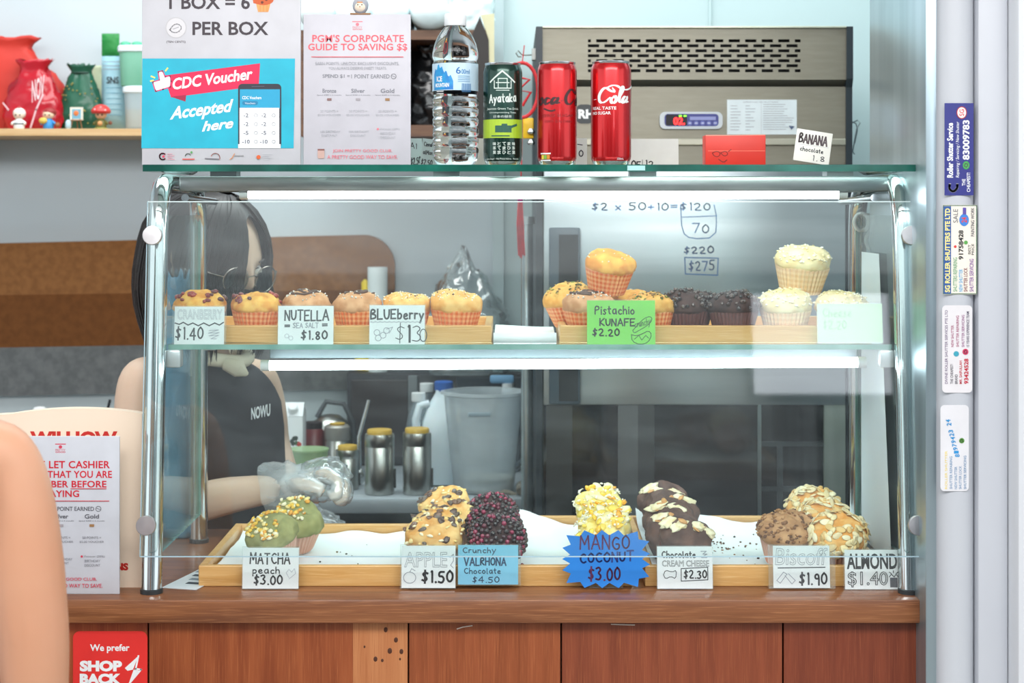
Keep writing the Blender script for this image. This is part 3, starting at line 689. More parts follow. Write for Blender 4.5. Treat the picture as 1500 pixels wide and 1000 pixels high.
muffin('cranberry muffin in orange gingham cup between the first two cards of the upper tray', 'cranberry', mY(374, .14), .14, UZ, 0, 2, 2, 1.0, GU)
muffin('tan muffin with dark swirl behind the $1.80 sea salt card', 'swirl', mY(449, .15), .15, UZ, 2, 0, 3, 1.0, GU)
muffin('tan swirl-topped muffin between the $1.80 and BLUEberry cards', 'swirl', mY(523, .14), .14, UZ, 0, 0, 4, .99, GU)
muffin('smooth golden muffin behind the BLUEberry card', 'plain', mY(595, .15), .15, UZ, 2, 0, 5, .98, GU)
muffin('sugared golden muffin at the right end of the upper left tray', 'plain', mY(667, .14), .14, UZ, 2, 2, 6, 1.04, GU)
muffin('tilted pistachio muffin at the far left edge of the upper right tray', 'pistachio', mY(838, .215), .215, UZ+.012, 8, -12, 7, .98, GU)
muffin('dark-swirled golden muffin at the left of the green pistachio sign', 'swirl', mY(862, .13), .13, UZ, 2, 0, 8, 1.02, GU)
muffin('golden muffin perched on top of the others above the green sign', 'orange', mY(888, .165), .165, UZ+.064, 9, 7, 9, 1.0, GU)
muffin('golden muffin hidden behind the green pistachio sign', 'orange', mY(925, .21), .21, UZ, 3, 0, 10, 1.0, GU)
muffin('pistachio-crumbed muffin peeking out right of the green sign', 'pistachio', mY(952, .128), .128, UZ, 0, 0, 11, .98, GU)
muffin('left dark chocolate muffin covered in chocolate chips', 'choc', mY(1006, .15), .15, UZ, 4, 0, 12, 1.06, GU)
muffin('right dark chocolate muffin covered in chocolate chips', 'choc', mY(1074, .125), .125, UZ, 3, 0, 13, 1.02, GU)
muffin('pale cheese muffin right of the chocolate chip muffins', 'cheese', mY(1150, .13), .13, UZ, 4, 0, 14, 1.05, GU)
muffin('pale cheese muffin stacked on top of two others', 'cheese', mY(1172, .18), .18, UZ+.063, 6, 4, 15, 1.12, GU)
muffin('pale cheese muffin behind the pale green card at the right', 'cheese', mY(1232, .15), .15, UZ, 4, 0, 16, 1.0, GU)
LZ2 = LZ + .005
muffin('green matcha muffin with yellow crumble, in front in the lower left tray', 'matcha', mY(406, .15), .15, LZ2+.011, 26, -8, 21, 1.0, GL)
muffin('green matcha muffin behind the one with the most yellow crumble', 'matcha', mY(432, .235), .235, LZ2+.011, 22, 8, 22, 1.06, GL)
names = ['front', 'second', 'third', 'rearmost']
rj = random.Random(11)
for i, (px, Y) in enumerate(((637, .095), (642, .18), (662, .265), (660, .35))):
    muffin('%s golden apple muffin of the row with brown chunks, left of the pearl muffins' % names[i], 'apple', mY(px, Y), Y, LZ2+.014, rj.uniform(24, 34), rj.uniform(-12, 8), 30+i, rj.uniform(.99, 1.07), GL, rj.uniform(-40, 40))
for i, (px, Y) in enumerate(((724, .1), (722, .19), (724, .28))):
    muffin('%s muffin coated in dark red chocolate pearls' % ['front', 'middle', 'rear'][i], 'pearl', mY(px, Y), Y, LZ2+.014, rj.uniform(26, 34), rj.uniform(-6, 8), 40+i, 1.03, GL)
for i, (px, Y) in enumerate(((886, .1), (890, .185), (880, .27), (877, .355))):
    muffin('%s yellow mango muffin of the row above the blue starburst sign' % names[i], 'mango', mY(px, Y), Y, LZ2+.014, rj.uniform(26, 34), rj.uniform(-10, 10), 50+i, rj.uniform(.97, 1.06), GL)
for i, (px, Y) in enumerate(((994, .09), (982, .17), (985, .25), (974, .33), (974, .405))):
    muffin('%s dark chocolate muffin with cream cheese topping, of the lower row of five' % ['front', 'second', 'middle', 'fourth', 'rearmost'][i], 'cream', mY(px, Y), Y, LZ2+.014, rj.uniform(26, 36), rj.uniform(-10, 10), 60+i, rj.uniform(.97, 1.07), GL, rj.uniform(-30, 30))
muffin('crumb-topped brown muffin behind the $1.90 card', 'biscoff', mY(1152, .13), .13, LZ2+.006, 12, 0, 70, 1.14, GL)
for i, (px, Y) in enumerate(((1226, .115), (1206, .2), (1188, .285), )):
    muffin('%s muffin covered in almond flakes at the lower right' % ['front', 'middle', 'rear'][i], 'almond', mY(px, Y), Y, LZ2+.016+.004*i, 34, -6+8*(i == 2), 80+i, 1.06, GL)

# ================================================================ PRICE SIGNS
def price_sign(label, x0, y0, x1, y1, Y, cardcol, px0=None, px1=None, lean=-6, holder=True, group=None, skew=0):
    """acrylic L stand with a paper card; x0..x1 is the holder, px0..px1 the card"""
    cx = (x0+x1)/2; s = S(Y); base = P(cx, y1, Y)
    t = thing('price_sign', label, 'price sign', base, (R(lean), 0, 0), group)
    hw = (x1-x0)/2*s; h = (y1-y0)*s
    if holder:
        H_ = MB().box((-hw, -.0026, 0), (hw, -.0008, h), ACRYL); H_.box((-hw, .0008, 0), (hw, .0022, h*.99), ACRYL)
        H_.box((-hw*.98, -.0008, .0), (hw*.98, .03, .0015), ACRYL)
        H_.build('holder', t, world=False)
    a, b = (px0 or x0), (px1 or x1)
    pl = [((a-cx)*s, .0012), ((b-cx)*s, .0012), ((b-cx)*s, h-.002), ((a-cx)*s, h-.002)]
    cm = mat(cardcol, .6)
    yf = -.0006
    o = MB().prism(pl, yf, .0006, cm).build('card', t, world=False)
    B = Board(t, cx, y1, Y, .0006); B.card = o
    return B
def done(B): return B.build('lettering', B.card)
PH = mat('#3c3f45', .6); FAINT = mat('#b9bdc6', .6); FAINT2 = mat('#9aa0aa', .6); DGREEN = mat('#24441f', .6)
YS = .058
GS = 'handwritten price cards'
b = price_sign('white price card for $1.40 with a wavy line, leftmost on the middle shelf', 252, 447, 331, 506, YS, '#eef1f2', 255, 328, group=GS)
b.T('CRANBERRY', 259, 453, 325, 468, FAINT, 0, outline=.018); b.line([(256, 473), (262, 475), (268, 472), (275, 476), (282, 473), (290, 477), (298, 473), (306, 477), (314, 473), (321, 476), (327, 472)], 1.8, PH)
b.H('$1.40', 257, 480, 297, 497, PH, 2.2); b.disc(313, 489, 9, mat('#dfe3e5', .6)); b.line([(306, 484), (320, 483), (305, 488), (321, 487), (306, 492), (320, 491), (309, 496), (317, 496)], .9, FAINT2); done(b)
b = price_sign('white price card reading SEA SALT $1.80', 406, 446, 489, 506, YS, '#f2f5f6', 407, 488, group=GS)
b.H('NUTELLA', 417, 454, 481, 469, PH, 2.3); b.H('=', 417, 473, 424, 481, PH, 1.8); b.H('=', 472, 471, 479, 480, PH, 1.8); b.H('SEA SALT', 429, 473, 466, 480, FAINT2, 1.2); b.H('$1.80', 441, 485, 479, 497, PH, 2.3)
b.ring(420, 492, 3, .8, FAINT); b.ring(426, 495, 3, .8, FAINT); done(b)
b = price_sign('white price card reading BLUEberry $1.30', 540, 445, 624, 510, YS-.004, '#f0f3f4', 541, 622, group=GS)
b.H('BLUEberry', 543, 453, 620, 467, PH, 2.5); b.line([(543, 471+.8*(i % 2)) if i % 2 else (543+i*3.5, 472) for i in range(1)] + [(543+i*3.4, 471+1.2*(i % 2)) for i in range(23)], .9, FAINT2)
for x, y in ((552, 487), (561, 491), (554, 495), (566, 484)): b.ring(x, y, 4.2, .9, FAINT2)
b.line([(566, 482), (575, 479), (570, 488)], .9, FAINT2); b.H('$', 579, 475, 592, 500, PH, 1.2); b.H('1', 596, 476, 600, 500, PH, 3.2); b.H('3', 604, 477, 616, 500, PH, 1.3); b.ring(620, 491, 5, 1.2, PH, ry=9); done(b)
b = price_sign('bright green price card for Pistachio KUNAFE $2.20', 860, 438, 960, 508, YS-.004, '#7edb4c', 860, 960, group=GS)
b.H('Pistachio', 872, 448, 929, 460, INK, 1.9); b.H('KUNAFE', 879, 467, 930, 477, INK, 2); b.H('$2.20', 868, 482, 907, 492, INK, 2.1)
b.line([(927, 484), (934, 476), (944, 466), (953, 463), (956, 468), (950, 476), (936, 484), (929, 488), (927, 484)], 1, DGREEN, 1); b.H('crunchy', 930, 470, 953, 480, DGREEN, .9, slope=.25)
b.line([(925, 490), (926, 500), (938, 505), (950, 501), (955, 490), (950, 484), (941, 489), (932, 492), (925, 490)], 1.1, DGREEN, 1); b.line([(929, 497), (936, 491), (940, 498), (946, 491), (950, 495)], .9, DGREEN); done(b)
b = price_sign('pale green price card at the right end of the middle shelf', 1197, 443, 1295, 503, YS, '#bfe8b4', 1198, 1293, group=GS)
b.H('Cheese', 1206, 452, 1248, 464, mat('#8fb88c', .6), 1.3); b.H('$2.20', 1206, 470, 1240, 482, mat('#8fb88c', .6), 1.3); done(b)
YC = .018
b = price_sign('white price card for MATCHA peach $3.00', 354, 801, 438, 863, YC, '#eff2f3', 355, 437, group=GS)
b.H('MATCHA', 366, 811, 424, 826, INK, 2.2); b.H('peach', 370, 831, 409, 840, INK, 1.6); b.H('$3.00', 372, 843, 413, 856, INK, 2.3)
b.line([(423, 846), (419, 839), (423, 834), (427, 838), (431, 833), (433, 840), (423, 848)], .9, FAINT); done(b)
b = price_sign('white price card with an apple drawing and $1.50', 586, 798, 668, 862, YC, '#f2f5f6', 588, 667, group=GS)
b.T('APPLE', 592, 809, 655, 831, FAINT2, 0, outline=.014); b.line([(659, 817), (664, 812), (664, 822), (660, 828), (664, 832)], 1, FAINT2)
b.ring(600, 846, 9, 1, FAINT2, ry=8); b.line([(600, 838), (603, 833), (608, 836)], 1, FAINT2); b.H('$1.50', 618, 837, 663, 853, INK, 3); done(b)
b = price_sign('light blue price card reading Crunchy Chocolate $4.50', 670, 797, 763, 857, YC, '#7fcbea', 671, 759, group=GS)
NI = mat('#2c4a6a', .6); b.H('Crunchy', 678, 802, 726, 810, NI, 1.4); b.H('VALRHONA', 680, 817, 741, 828, NI, 2); b.H('Chocolate', 680, 832, 733, 840, NI, 1.3); b.H('$4.50', 692, 845, 731, 853, NI, 1.4); done(b)
b = price_sign('white price card for Chocolate CREAM CHEESE $2.30', 962, 799, 1045, 863, YC, '#f2f4f5', 963, 1044, group=GS)
b.H('Chocolate', 970, 808, 1019, 817, INK, 1.8); b.line([(1027, 808), (1035, 808), (1030, 812), (1036, 812), (1028, 817), (1036, 817)], 1.2, FAINT2)
b.T('CREAM CHEESE', 970, 821, 1039, 830, PH, 0, outline=.02); b.line([(998, 833), (1037, 831), (1037, 849), (998, 851), (998, 833)], 1.2, INK); b.H('$2.30', 1002, 836, 1035, 847, INK, 2)
b.line([(972, 842), (975, 835), (985, 838), (991, 835), (990, 848), (983, 844), (975, 848), (972, 842)], 1, PH, 1); done(b)
b = price_sign('white price card reading $1.90 in a wide clear stand', 1126, 798, 1224, 862, YC, '#f1f4f5', 1133, 1216, group=GS)
b.T('Biscoff', 1136, 803, 1213, 828, FAINT2, 0, .1, outline=.012); b.line([(1140, 832), (1209, 831)], 1.4, PH); b.H('$1.90', 1171, 840, 1211, 856, PH, 2.6)
b.line([(1138, 850), (1148, 838), (1153, 841), (1143, 854), (1138, 850)], 1, FAINT2); b.line([(1150, 843), (1160, 855), (1165, 850), (1155, 840)], 1, FAINT2); done(b)
b = price_sign('white price card reading ALMOND $1.40 at the lower right corner', 1236, 804, 1320, 864, YC, '#f5f7f8', 1238, 1316, group=GS)
b.T('ALMOND', 1241, 811, 1315, 834, INK, .03); b.T('$1.40', 1242, 837, 1301, 860, PH, 0, outline=.022); b.rect(1304, 846, 1315, 860, mat('#5a5d63', .6)); b.line([(1303, 845), (1306, 841), (1310, 845), (1313, 841), (1316, 845)], 1.2, PH)
b.line([(1303, 838), (1306, 840)], 1.2, PH); b.line([(1309, 836), (1309, 839)], 1.2, PH); b.line([(1316, 838), (1313, 840)], 1.2, PH); done(b)
# starburst
cx, cy = 888, 819; pts = []
NP = 17
for k in range(NP*2):
    a = 2*math.pi*k/(NP*2); rr = 1.0 if k % 2 else .82; n_ = 5.0
    ex = abs(math.cos(a))**n_ + abs(math.sin(a))**n_; q = ex**(-1/n_)
    pts.append((cx + math.cos(a)*q*67*rr*(.96), cy + math.sin(a)*q*42*rr*1.0))
loc = P(cx, max(p[1] for p in pts), .012); t = thing('price_sign', 'blue starburst price sign for MANGO COCONUT $3.00', 'price sign', loc, (R(-4), 0, 0), GS)
B = Board(t, cx, max(p[1] for p in pts), .012, .0005)
pl = [(v.x, v.z) for v in (B.pt(x, y, 0) for x, y in pts)]
B.card = MB().prism(pl, -.0005, .0005, mat('#2583dc', .45, 0, '#2079d2', 12)).build('card', t, world=False)
MR = mat('#5b2350', .6); B.H('MANGO', 850, 786, 922, 805, MR, 2.3); B.H('COCONUT', 850, 811, 928, 825, mat('#1d2f7a', .6), 2.5, slope=.05); B.H('$3.00', 862, 832, 908, 850, MR, 2.6); done(B)
MB().box((-.025, .0006, .0), (.025, .025, .0016), ACRYL).build('stand', t, world=False)
# ================================================================ ON THE TOP GLASS
def stand_board(name, label, cat, x0, y0, x1, y1, Y, t, m, lean=0, group=None, zfix=None):
    cx = (x0+x1)/2; loc = P(cx, y1, Y)
    if zfix is not None: loc.z = zfix
    th = thing(name, label, cat, loc, (R(lean), 0, 0), group); B = Board(th, cx, y1, Y, t)
    a = B.pt(x0, y1, 0); c = B.pt(x1, y0, 0)
    B.card = MB().box((a.x, -t, 0), (c.x, 0, c.z), m, .0012).build('panel', th, True, world=False)
    return th, B
YT = .03
th, b = stand_board('voucher_sign', 'tall white and turquoise sign about boxes and vouchers on the top glass', 'sign', 209, -70, 441, 243, YT, .006, mat('#c9c8ce', .45), 0, zfix=TOPZ)
DK = mat('#3a3038', .5)
b.T('1 BOX = 6', 249, -6, 367, 15, DK, .022); b.T('PER BOX', 283, 33, 394, 53, DK, .022); b.T('(TEN CENTS)', 245, 61, 273, 65, DK, .01)
b.disc(259, 42, 15.5, mat('#c4c2c6', .5)); b.disc(259, 42, 14, mat('#d9d7da', .5)); b.line([(250, 45), (255, 38), (262, 36), (268, 42), (262, 49), (254, 49), (250, 45)], 1.6, mat('#aeacb2', .5), 1); b.line([(255, 44), (263, 41)], 1.2, mat('#aeacb2', .5))
b.poly([(376, 7), (397, 7), (394, 19), (379, 19)], mat('#f0a661', .5)); b.poly(smooth_pl([(372, 6), (371, -3), (380, -11), (394, -11), (402, -3), (401, 6), (387, 10), (372, 6)]), mat('#cf5a22', .5))
for x, y in ((380, -2), (391, 1), (385, 5), (396, -3)): b.disc(x, y, 2, mat('#6e2a10', .5))
for x in (382, 387, 392): b.line([(x, 9), (x, 18)], .8, mat('#d98745', .5))
b.poly([(210, 87), (433, 87), (431, 218), (208.5, 218)], mat('#11b3cd', .45, 0, '#0fa9c4', 30))
PK = mat('#e0124f', .45); b.poly([(241, 112), (382, 94), (380, 127), (252, 144)], PK); b.poly([(252, 143), (274, 140), (273, 150)], mat('#a3123f', .5))
b.T('CDC Voucher', 254, 116, 371, 133, WHITE, .03, .12, slope=.135); b.T('Accepted', 250, 158, 343, 182, WHITE, .03, .3, slope=.13); b.T('here', 297, 179, 343, 194, WHITE, .03, .3, slope=.12)
th_ = [(226, 122), (236, 119), (234, 107), (239, 106), (243, 115), (250, 113), (251, 120), (250, 128), (240, 131), (230, 134), (226, 122)]
b.line(th_, 3.4, mat('#e0407a', .5)); b.poly(th_[:-1], WHITE)
YE = mat('#f2e27a', .5)
for pl in ([(223, 113), (228, 115)], [(222, 120), (226, 119)], [(244, 105), (247, 101)]): b.line(pl, 2.2, YE)
b.rect(350, 124, 413, 218, mat('#2d2f3c', .35), 6); b.rect(352.5, 132, 411, 160, mat('#1fa4cf', .5)); b.rect(352, 159, 410, 218, mat('#f0f2f5', .5)); b.rect(350, 212, 412, 218, mat('#f0f2f5', .5))
b.T('CDC Vouchers', 356, 142, 384, 146.5, WHITE, .02); b.rect(356, 149, 379, 155, mat('#1583b0', .5), 3); b.T('Vouchers', 360, 151, 375, 153.6, WHITE); b.line([(370, 128), (388, 127.5)], 1, mat('#55586a', .5))
for j, tx in enumerate(('2', '2', '5', '10')):
    y = 170 + j*12.8
    for x in (361, 387): b.T('-'+tx, x-3-(tx == '10')*2, y-2.8, x+4+(tx == '10')*2, y+2.8, mat('#6b6f7c', .5), .01)
    for x in (376, 402): b.ring(x, y, 2.3, .5, LGREY)
b.ring(240, 230, 4.6, 1.7, mat('#d83a5a', .5), 40, 320); b.disc(241, 230, 1.8, mat('#d83a5a', .5))
for i in range(4): b.line([(247, 226.5+i*2.6), (254+i % 2*3, 226.5+i*2.6)], .7, mat('#e58a9c', .5))
b.line([(269, 234), (286, 234)], 1.5, mat('#e0564c', .5)); b.ring(277, 230, 4, .9, mat('#58a45a', .5), 180, 340); b.disc(282, 224, 1.6, mat('#58a45a', .5))
b.ring(317, 232, 6.5, .9, mat('#e46f5a', .5), 200, 380); b.line([(302, 233), (322, 234)], 1.1, mat('#5a5560', .5))
b.line([(345, 226), (341, 233), (338, 234)], 1, mat('#e08a3c', .5)); b.line([(345, 229), (358, 229)], .9, mat('#777777', .5)); b.disc(380, 231, 3, mat('#e2632e', .5))
for i in range(4): b.line([(386, 226.5+i*2.7), (400-(i % 2)*4, 226.5+i*2.7)], .6, LGREY)
done(b)
def guide_print(b, ox, oy, k, title, alpha_cols, ky=None, dy=0):
    """rewards flyer print; ox,oy = top-left of the sheet, k = scale relative to the flyer on the case"""
    ky = ky or k
    def X(x): return ox + (x-446)*k
    def Y_(y): return oy + (y-22)*ky
    RD, GR, LG, PC = alpha_cols
    b.line([(X(517), Y_(33)), (X(531), Y_(33))], 1.4, PC); b.disc(X(524), Y_(37), 2.4*k, PC); b.T('PRETTY', X(517), Y_(40), X(531), Y_(42.6), PC); b.T('GOOD', X(517), Y_(43), X(531), Y_(45.4), PC, .02)
    for (tx, x0, y0, x1, y1) in title: b.T(tx, x0, y0, x1, y1, RD, .02, spacing=1.04)
    b.T('1 POINT EARNED', X(515), Y_(110)+dy, X(571), Y_(116)+dy, GR, .012); b.ring(X(577), Y_(113)+dy, 3.6*k, .7, GR); b.line([(X(574.5), Y_(112)+dy), (X(579.5), Y_(114)+dy)], .7, GR)
    b.T('SPEND $1 =', X(473), Y_(110)+dy, X(513), Y_(116)+dy, GR, .012)
    for tx, x in (('Bronze', 483), ('Silver', 525), ('Gold', 568)):
        b.T(tx, X(x-10), Y_(131), X(x+10), Y_(137), GR, .012); b.T('Spend $300 in 6 months', X(x-18), Y_(139.4), X(x+18), Y_(141.6), GR)
        b.rect(X(x-3.2), Y_(145), X(x+3.2), Y_(148.6), {483: mat('#8d6a68', .5), 525: mat('#a7a0a6', .5), 568: mat('#a37a4e', .5)}[x])
        b.T('50 POINTS =', X(x-13), Y_(162), X(x+13), Y_(165.6), LG); b.T('$5.00 VOUCHER', X(x-17), Y_(168), X(x+17), Y_(171.4), LG)
    for tx, x in (('10% BIRTHDAY', 483), ('15% BIRTHDAY', 525)):
        b.T(tx, X(x-13), Y_(192), X(x+16), Y_(195.4), LG); b.T('DISCOUNT', X(x-11), Y_(197.6), X(x+11), Y_(201), LG)
    b.disc(X(554), Y_(190), 1.6*k, PC); b.T('Forever (20%)', X(558), Y_(188.4), X(586), Y_(192), LG); b.T('BIRTHDAY', X(558), Y_(194.5), X(580), Y_(198), LG); b.T('DISCOUNT', X(558), Y_(200.5), X(580), Y_(204), LG)
    b.T('JOIN PRETTY GOOD CLUB.', X(488), Y_(219.5), X(575), Y_(225), PC, .008); b.T('A PRETTY GOOD WAY TO SAVE.', X(480), Y_(228), X(583), Y_(233.6), PC, .008)
    b.rect(X(466), Y_(219), X(476), Y_(233), mat('#caa69c', .5), 2); b.rect(X(466), Y_(219), X(476), Y_(221.5), mat('#8a5a55', .5))
th, b = stand_board('guide_sign', 'white acrylic sign with pink heading about a corporate guide, on the top glass', 'sign', 445, 22, 602, 243, YT, .005, mat('#c7c5cd', .4), 0, zfix=TOPZ)
LR = mat('#ee6470', .5)
guide_print(b, 446, 22, 1, [("PGM'S CORPORATE", 458, 52, 592, 63), ('GUIDE TO SAVING $$', 452, 65, 597, 76.5)], (LR, mat('#85868f', .5), mat('#b5b6bd', .5), mat('#e87f8c', .5)))
b.line([(457, 84.5), (591, 84.5)], 1, LR); b.T('EARN POINTS. UNLOCK EXCLUSIVE DISCOUNTS.', 463, 92, 585, 96.4, mat('#a3a4ac', .5)); b.T('YOU ALWAYS DESERVE SWEET TREATS.', 482, 99, 567, 103, mat('#a3a4ac', .5)); done(b)
# little grey-hooded clip peeking over the sign
t = thing('clip_figure', 'small grey-hooded animal clip peeking over the pink headed sign', 'clip', P(528, 22, .027))
s1 = S(.027); c0 = P(528, 8, .027)
MB().ball(c0, .0115, mat('#a9abb4', .5), 3, (1.05, .8, 1.15)).build('hood', t, True)
MB().ball(c0+Vector((0, -.0035, -.002)), .009, mat('#f4e3cf', .5), 3, (1, .75, .95)).build('face', t, True)
f = MB(); [f.ball(c0+Vector((x, -.0098, 0)), .0011, INK, 1) for x in (-.003, .003)]; f.ball(c0+Vector((0, -.0102, -.003)), .001, mat('#c9803a', .5), 1)
f.box(c0+Vector((-.004, -.0095, .003)), c0+Vector((.004, -.0088, .0045)), mat('#d98c4a', .5)); f.build('features', t, True)
MB().box(P(513, 22, .027)-Vector((0, .003, .0)), P(543, 19, .027)+Vector((0, .004, 0)), mat('#9a7350', .5), .001).build('clip_bar', t, True)

# water bottle
Yb = .085; bx0 = P(667, 243, Yb); bx0.z = TOPZ; t = thing('water_bottle', 'clear ribbed plastic water bottle with white cap and blue label on the top glass', 'bottle', bx0)
s = S(Yb)
clearp, tt, oo = nt('bottle_plastic'); p = tt.nodes.new('ShaderNodeBsdfPrincipled'); tt.links.new(p.outputs[0], oo.inputs[0])
p.inputs['Transmission Weight'].default_value = 1; p.inputs['Roughness'].default_value = .03; p.inputs['IOR'].default_value = 1.28; p.inputs['Base Color'].default_value = (.96, .985, 1, 1)
prof = [(.004, .003), (.022, .0), (.029, .004), (.0335, .012)]
Hh = 223*s
for i in range(6):
    z = .018+i*.0155; prof += [(.034, z), (.0345, z+.003), (.0345, z+.009), (.0322, z+.012), (.0322, z+.0135)]
prof += [(.0342, .116), (.0342, .16), (.0325, .163), (.0325, .166), (.0345, .17), (.0342, .178), (.031, .192), (.026, .204), (.020, .213), (.0145, .219), (.013, .222), (.013, .232)]
k_ = Hh/.2385; prof = [(r*1.01, z*k_) for r, z in prof]
def wob(v, a, j): return v + Vector((math.cos(a), math.sin(a), 0))*(.0006*math.sin(5*a+j*1.3) + .0008*noise.noise(v*90) if 4 < j < 32 else 0)
body = MB().lathe(prof, clearp, 64, nzf=wob).build('bottle_body', t, 'all', world=False)
MB().lathe([(.0134, .219*k_), (.0162, .2195*k_), (.0166, .2205*k_), (.0166, .236*k_), (.0155, .2385*k_), (.003, .2387*k_)], mat('#f4f6f7', .35), 48, flute=(.0003, lambda j: j in (2, 3))).build('cap', t, True, world=False)
lb = MB().lathe([(.0349, .117*k_), (.0349, .1595*k_)], mat('#cfe6f3', .35, 0, '#bfdcee', 30), 64, cap=False).build('label', t, True, world=False)
def wrap(Bd, rad, name, parent, cx):
    """bend a board print round a cylinder of the given radius about the root's axis"""
    for i, v in enumerate(Bd.mb.v):
        l = -v.y - Bd.t; a = v.x/rad; r2 = rad + l; Bd.mb.v[i] = Vector((r2*math.sin(a), -r2*math.cos(a), v.z))
    return Bd.mb.build(name, parent, world=False)
def subdiv_rect(B, x0, y0, x1, y1, m, n=16, top=None):
    l = B._l()
    for i in range(n):
        a, c = x0+(x1-x0)*i/n, x0+(x1-x0)*(i+1)/n; ta, tc = (top(a), top(c)) if top else (y0, y0)
        B._add([(a, y1), (c, y1), (c, tc), (a, ta)], [[0, 1, 2, 3]], m, l)
B = Board(t, 667, 243, Yb, 0)
yy0 = 243-.1595*k_/s; yy1 = 243-.117*k_/s
mtn = lambda x: yy0+3+14*abs(math.sin((x-628)*.13))*(.3+abs(x-643)/22) if True else 0
subdiv_rect(B, 630, yy0, 665, yy1-1, mat('#1f78c8', .4, 0, '#2fa6dc', 60), 18, lambda x: min(yy1-12, yy0+3+abs(x-642)*.9+3*math.sin(x*.9)))
B.T('ICE', 637, 113, 648, 121, WHITE, .04); B.T('MOUNTAIN', 634, 123, 659, 129, WHITE, .04); B.line([(637, 135), (650, 135)], 1, WHITE); B.line([(637, 138), (650, 138)], 1, WHITE)
B.T('6', 669, 100, 676, 110, mat('#2f74b8', .4), .01); B.T('00ml', 677, 103, 690, 110, mat('#5a94c8', .4), .01)
for i in range(10): B.line([(678+i*1.5, 124), (678+i*1.5, 136)], .7, mat('#4a86bd', .4))
for i in range(4): B.line([(672, 113+i*2.6), (690, 113+i*2.6)], .7, mat('#7fb0d8', .4))
wrap(B, .0351, 'lettering', lb, 667)

# cans
def can(label, px, Y, Hpx, wpx, col, col2=None):
    s = S(Y); base = P(px, 240, Y); base.z = TOPZ; t = thing('drink_can', label, 'can', base)
    h = Hpx*s; r = wpx*s/2; alu = mat('#cfd2d3', .22, 1)
    MB().lathe([(r*.2, .003), (r*.7, .002), (r*.78, 0), (r*.84, .001), (r*.9, .004), (r*.93, .0065)], alu, 48).build('base_rim', t, True, world=False)
    bd = MB().lathe([(r*.93, .0065), (r*.985, .010), (r, .014), (r, h-.014), (r*.97, h-.009), (r*.9, h-.0035)], mat(col, .22, .55, col2, 12, coat=.4), 64, cap=False).build('can_body', t, True, world=False)
    ld = MB().lathe([(r*.9, h-.0035), (r*.93, h-.0015), (r*.93, h), (r*.89, h), (r*.86, h-.004), (r*.3, h-.0042)], alu, 48).build('lid', t, True, world=False)
    MB().box((-.008, -.014, h-.0042), (.008, .008, h-.0028), alu, .001).build('pull_tab', ld, world=False)
    return t, bd, Board(t, px, 240, Y, 0), r
t, bd, B, r = can('dark green tea can with a light green band, between bottle and red cans', 736.5, .06, 150, 57, '#10392f', '#0c2f27')
LW = mat('#dfe9e2', .4); LM = mat('#a9c82f', .4, 0, '#9dbd28', 20)
subdiv_rect(B, 736.5-43, 173, 736.5+43, 200, LM)
B.line([(717, 119), (736, 103), (755, 119)], 2.2, LW); B.line([(724, 117), (724, 128), (749, 128), (749, 117)], 1.4, LW); B.line([(730, 128), (730, 114), (743, 114), (743, 128)], 1.2, LW); B.line([(727, 120), (746, 120)], 1.2, LW); B.line([(727, 131), (746, 131)], .9, LW)
B.H('Ayataka', 716, 137, 757, 149, LW, 1.9, slope=.06)
B.T('Japanese Green Tea Drink', 711, 156, 762, 160, LW); B.T('Uncompromising Taste', 716, 162, 757, 165, LW); B.T('日本の緑茶', 723, 167, 750, 171, LW)
DG = mat('#1d5546', .4); B.line([(729, 187), (746, 187)], 10, DG); B.line([(744, 187), (752, 183), (758, 181)], 3.4, DG); B.line([(736, 181), (742, 181)], 3, DG); B.line([(720, 197), (746, 197)], 1.6, DG)
for i, c in enumerate(('や', 'さ', 'し', 'い', '味')):
    for j in range(3): B.T('味茶葉'[j] if i in (0, 4) else 'ひとてま'[(i+j) % 4], 722+i*7, 206+j*6.2, 727+i*7, 211+j*6.2, LW, .01)
B.T('Less Sugar - No Preservatives - Recycle', 712, 229, 761, 232, LW); wrap(B, r+.0001, 'lettering', bd, 0)
def script(B, strokes, ox, oy, k, m, wd, slope=.1):
    l = B._l()
    for i, st in enumerate(strokes):
        pl = smooth_pl([(ox+x*k+.22*y*k, oy-y*k-slope*x*k) for x, y in st], 3); n = len(pl); 
        vs, fs = [], []
        for j, (a, c) in enumerate(zip(pl, pl[1:])):
            d = Vector((c[0]-a[0], c[1]-a[1])); 
            if d.length < 1e-6: continue
            w_ = wd*(.45 + .9*abs(d.normalized().y))*(min(1, .3+2.5*min(j, n-j)/n)); v, f = ribbon([a, c], w_); kk = len(vs); vs += v; fs += [[q+kk for q in g] for g in f]
        B._add(vs, fs, m, l+.00001*i)
c_ = lambda x: [(x+9, 9), (x+3, 11), (x, 5), (x+3, 0), (x+10, 4)]
o_ = lambda x: [(x+5, 11), (x, 7), (x+1, 1), (x+6, 0), (x+9, 5), (x+6, 11), (x+3, 9), (x+12, 9)]
a_g = lambda x: [[(x+9, 10), (x+3, 11), (x, 5), (x+2, 0), (x+8, 5), (x+10, 11)], [(x+10, 11), (x+8, 2), (x+14, 3)]]
Cap = lambda x: [(x+20, 24), (x+26, 17), (x+18, 19), (x+8, 26), (x, 14), (x+3, 2), (x+12, 0), (x+20, 9)]
l_ = lambda x: [(x+1, 8), (x+6, 22), (x+3, 27), (x, 20), (x+1, 3), (x+6, 1)]
swash = [(8, 22), (22, 30), (40, 20), (56, 24), (66, 30)]
t, bd, B, r = can('red cola can with black script lettering, the left of the two red cans', 816, .045, 151, 58, '#c4161c', '#b51218')
BK = mat('#3a1418', .35); script(B, [o_(0), c_(13), *a_g(25), [(40, 6), (46, 6.5)], Cap(46), o_(70)], 783, 152, .92, BK, 3.6, .0)
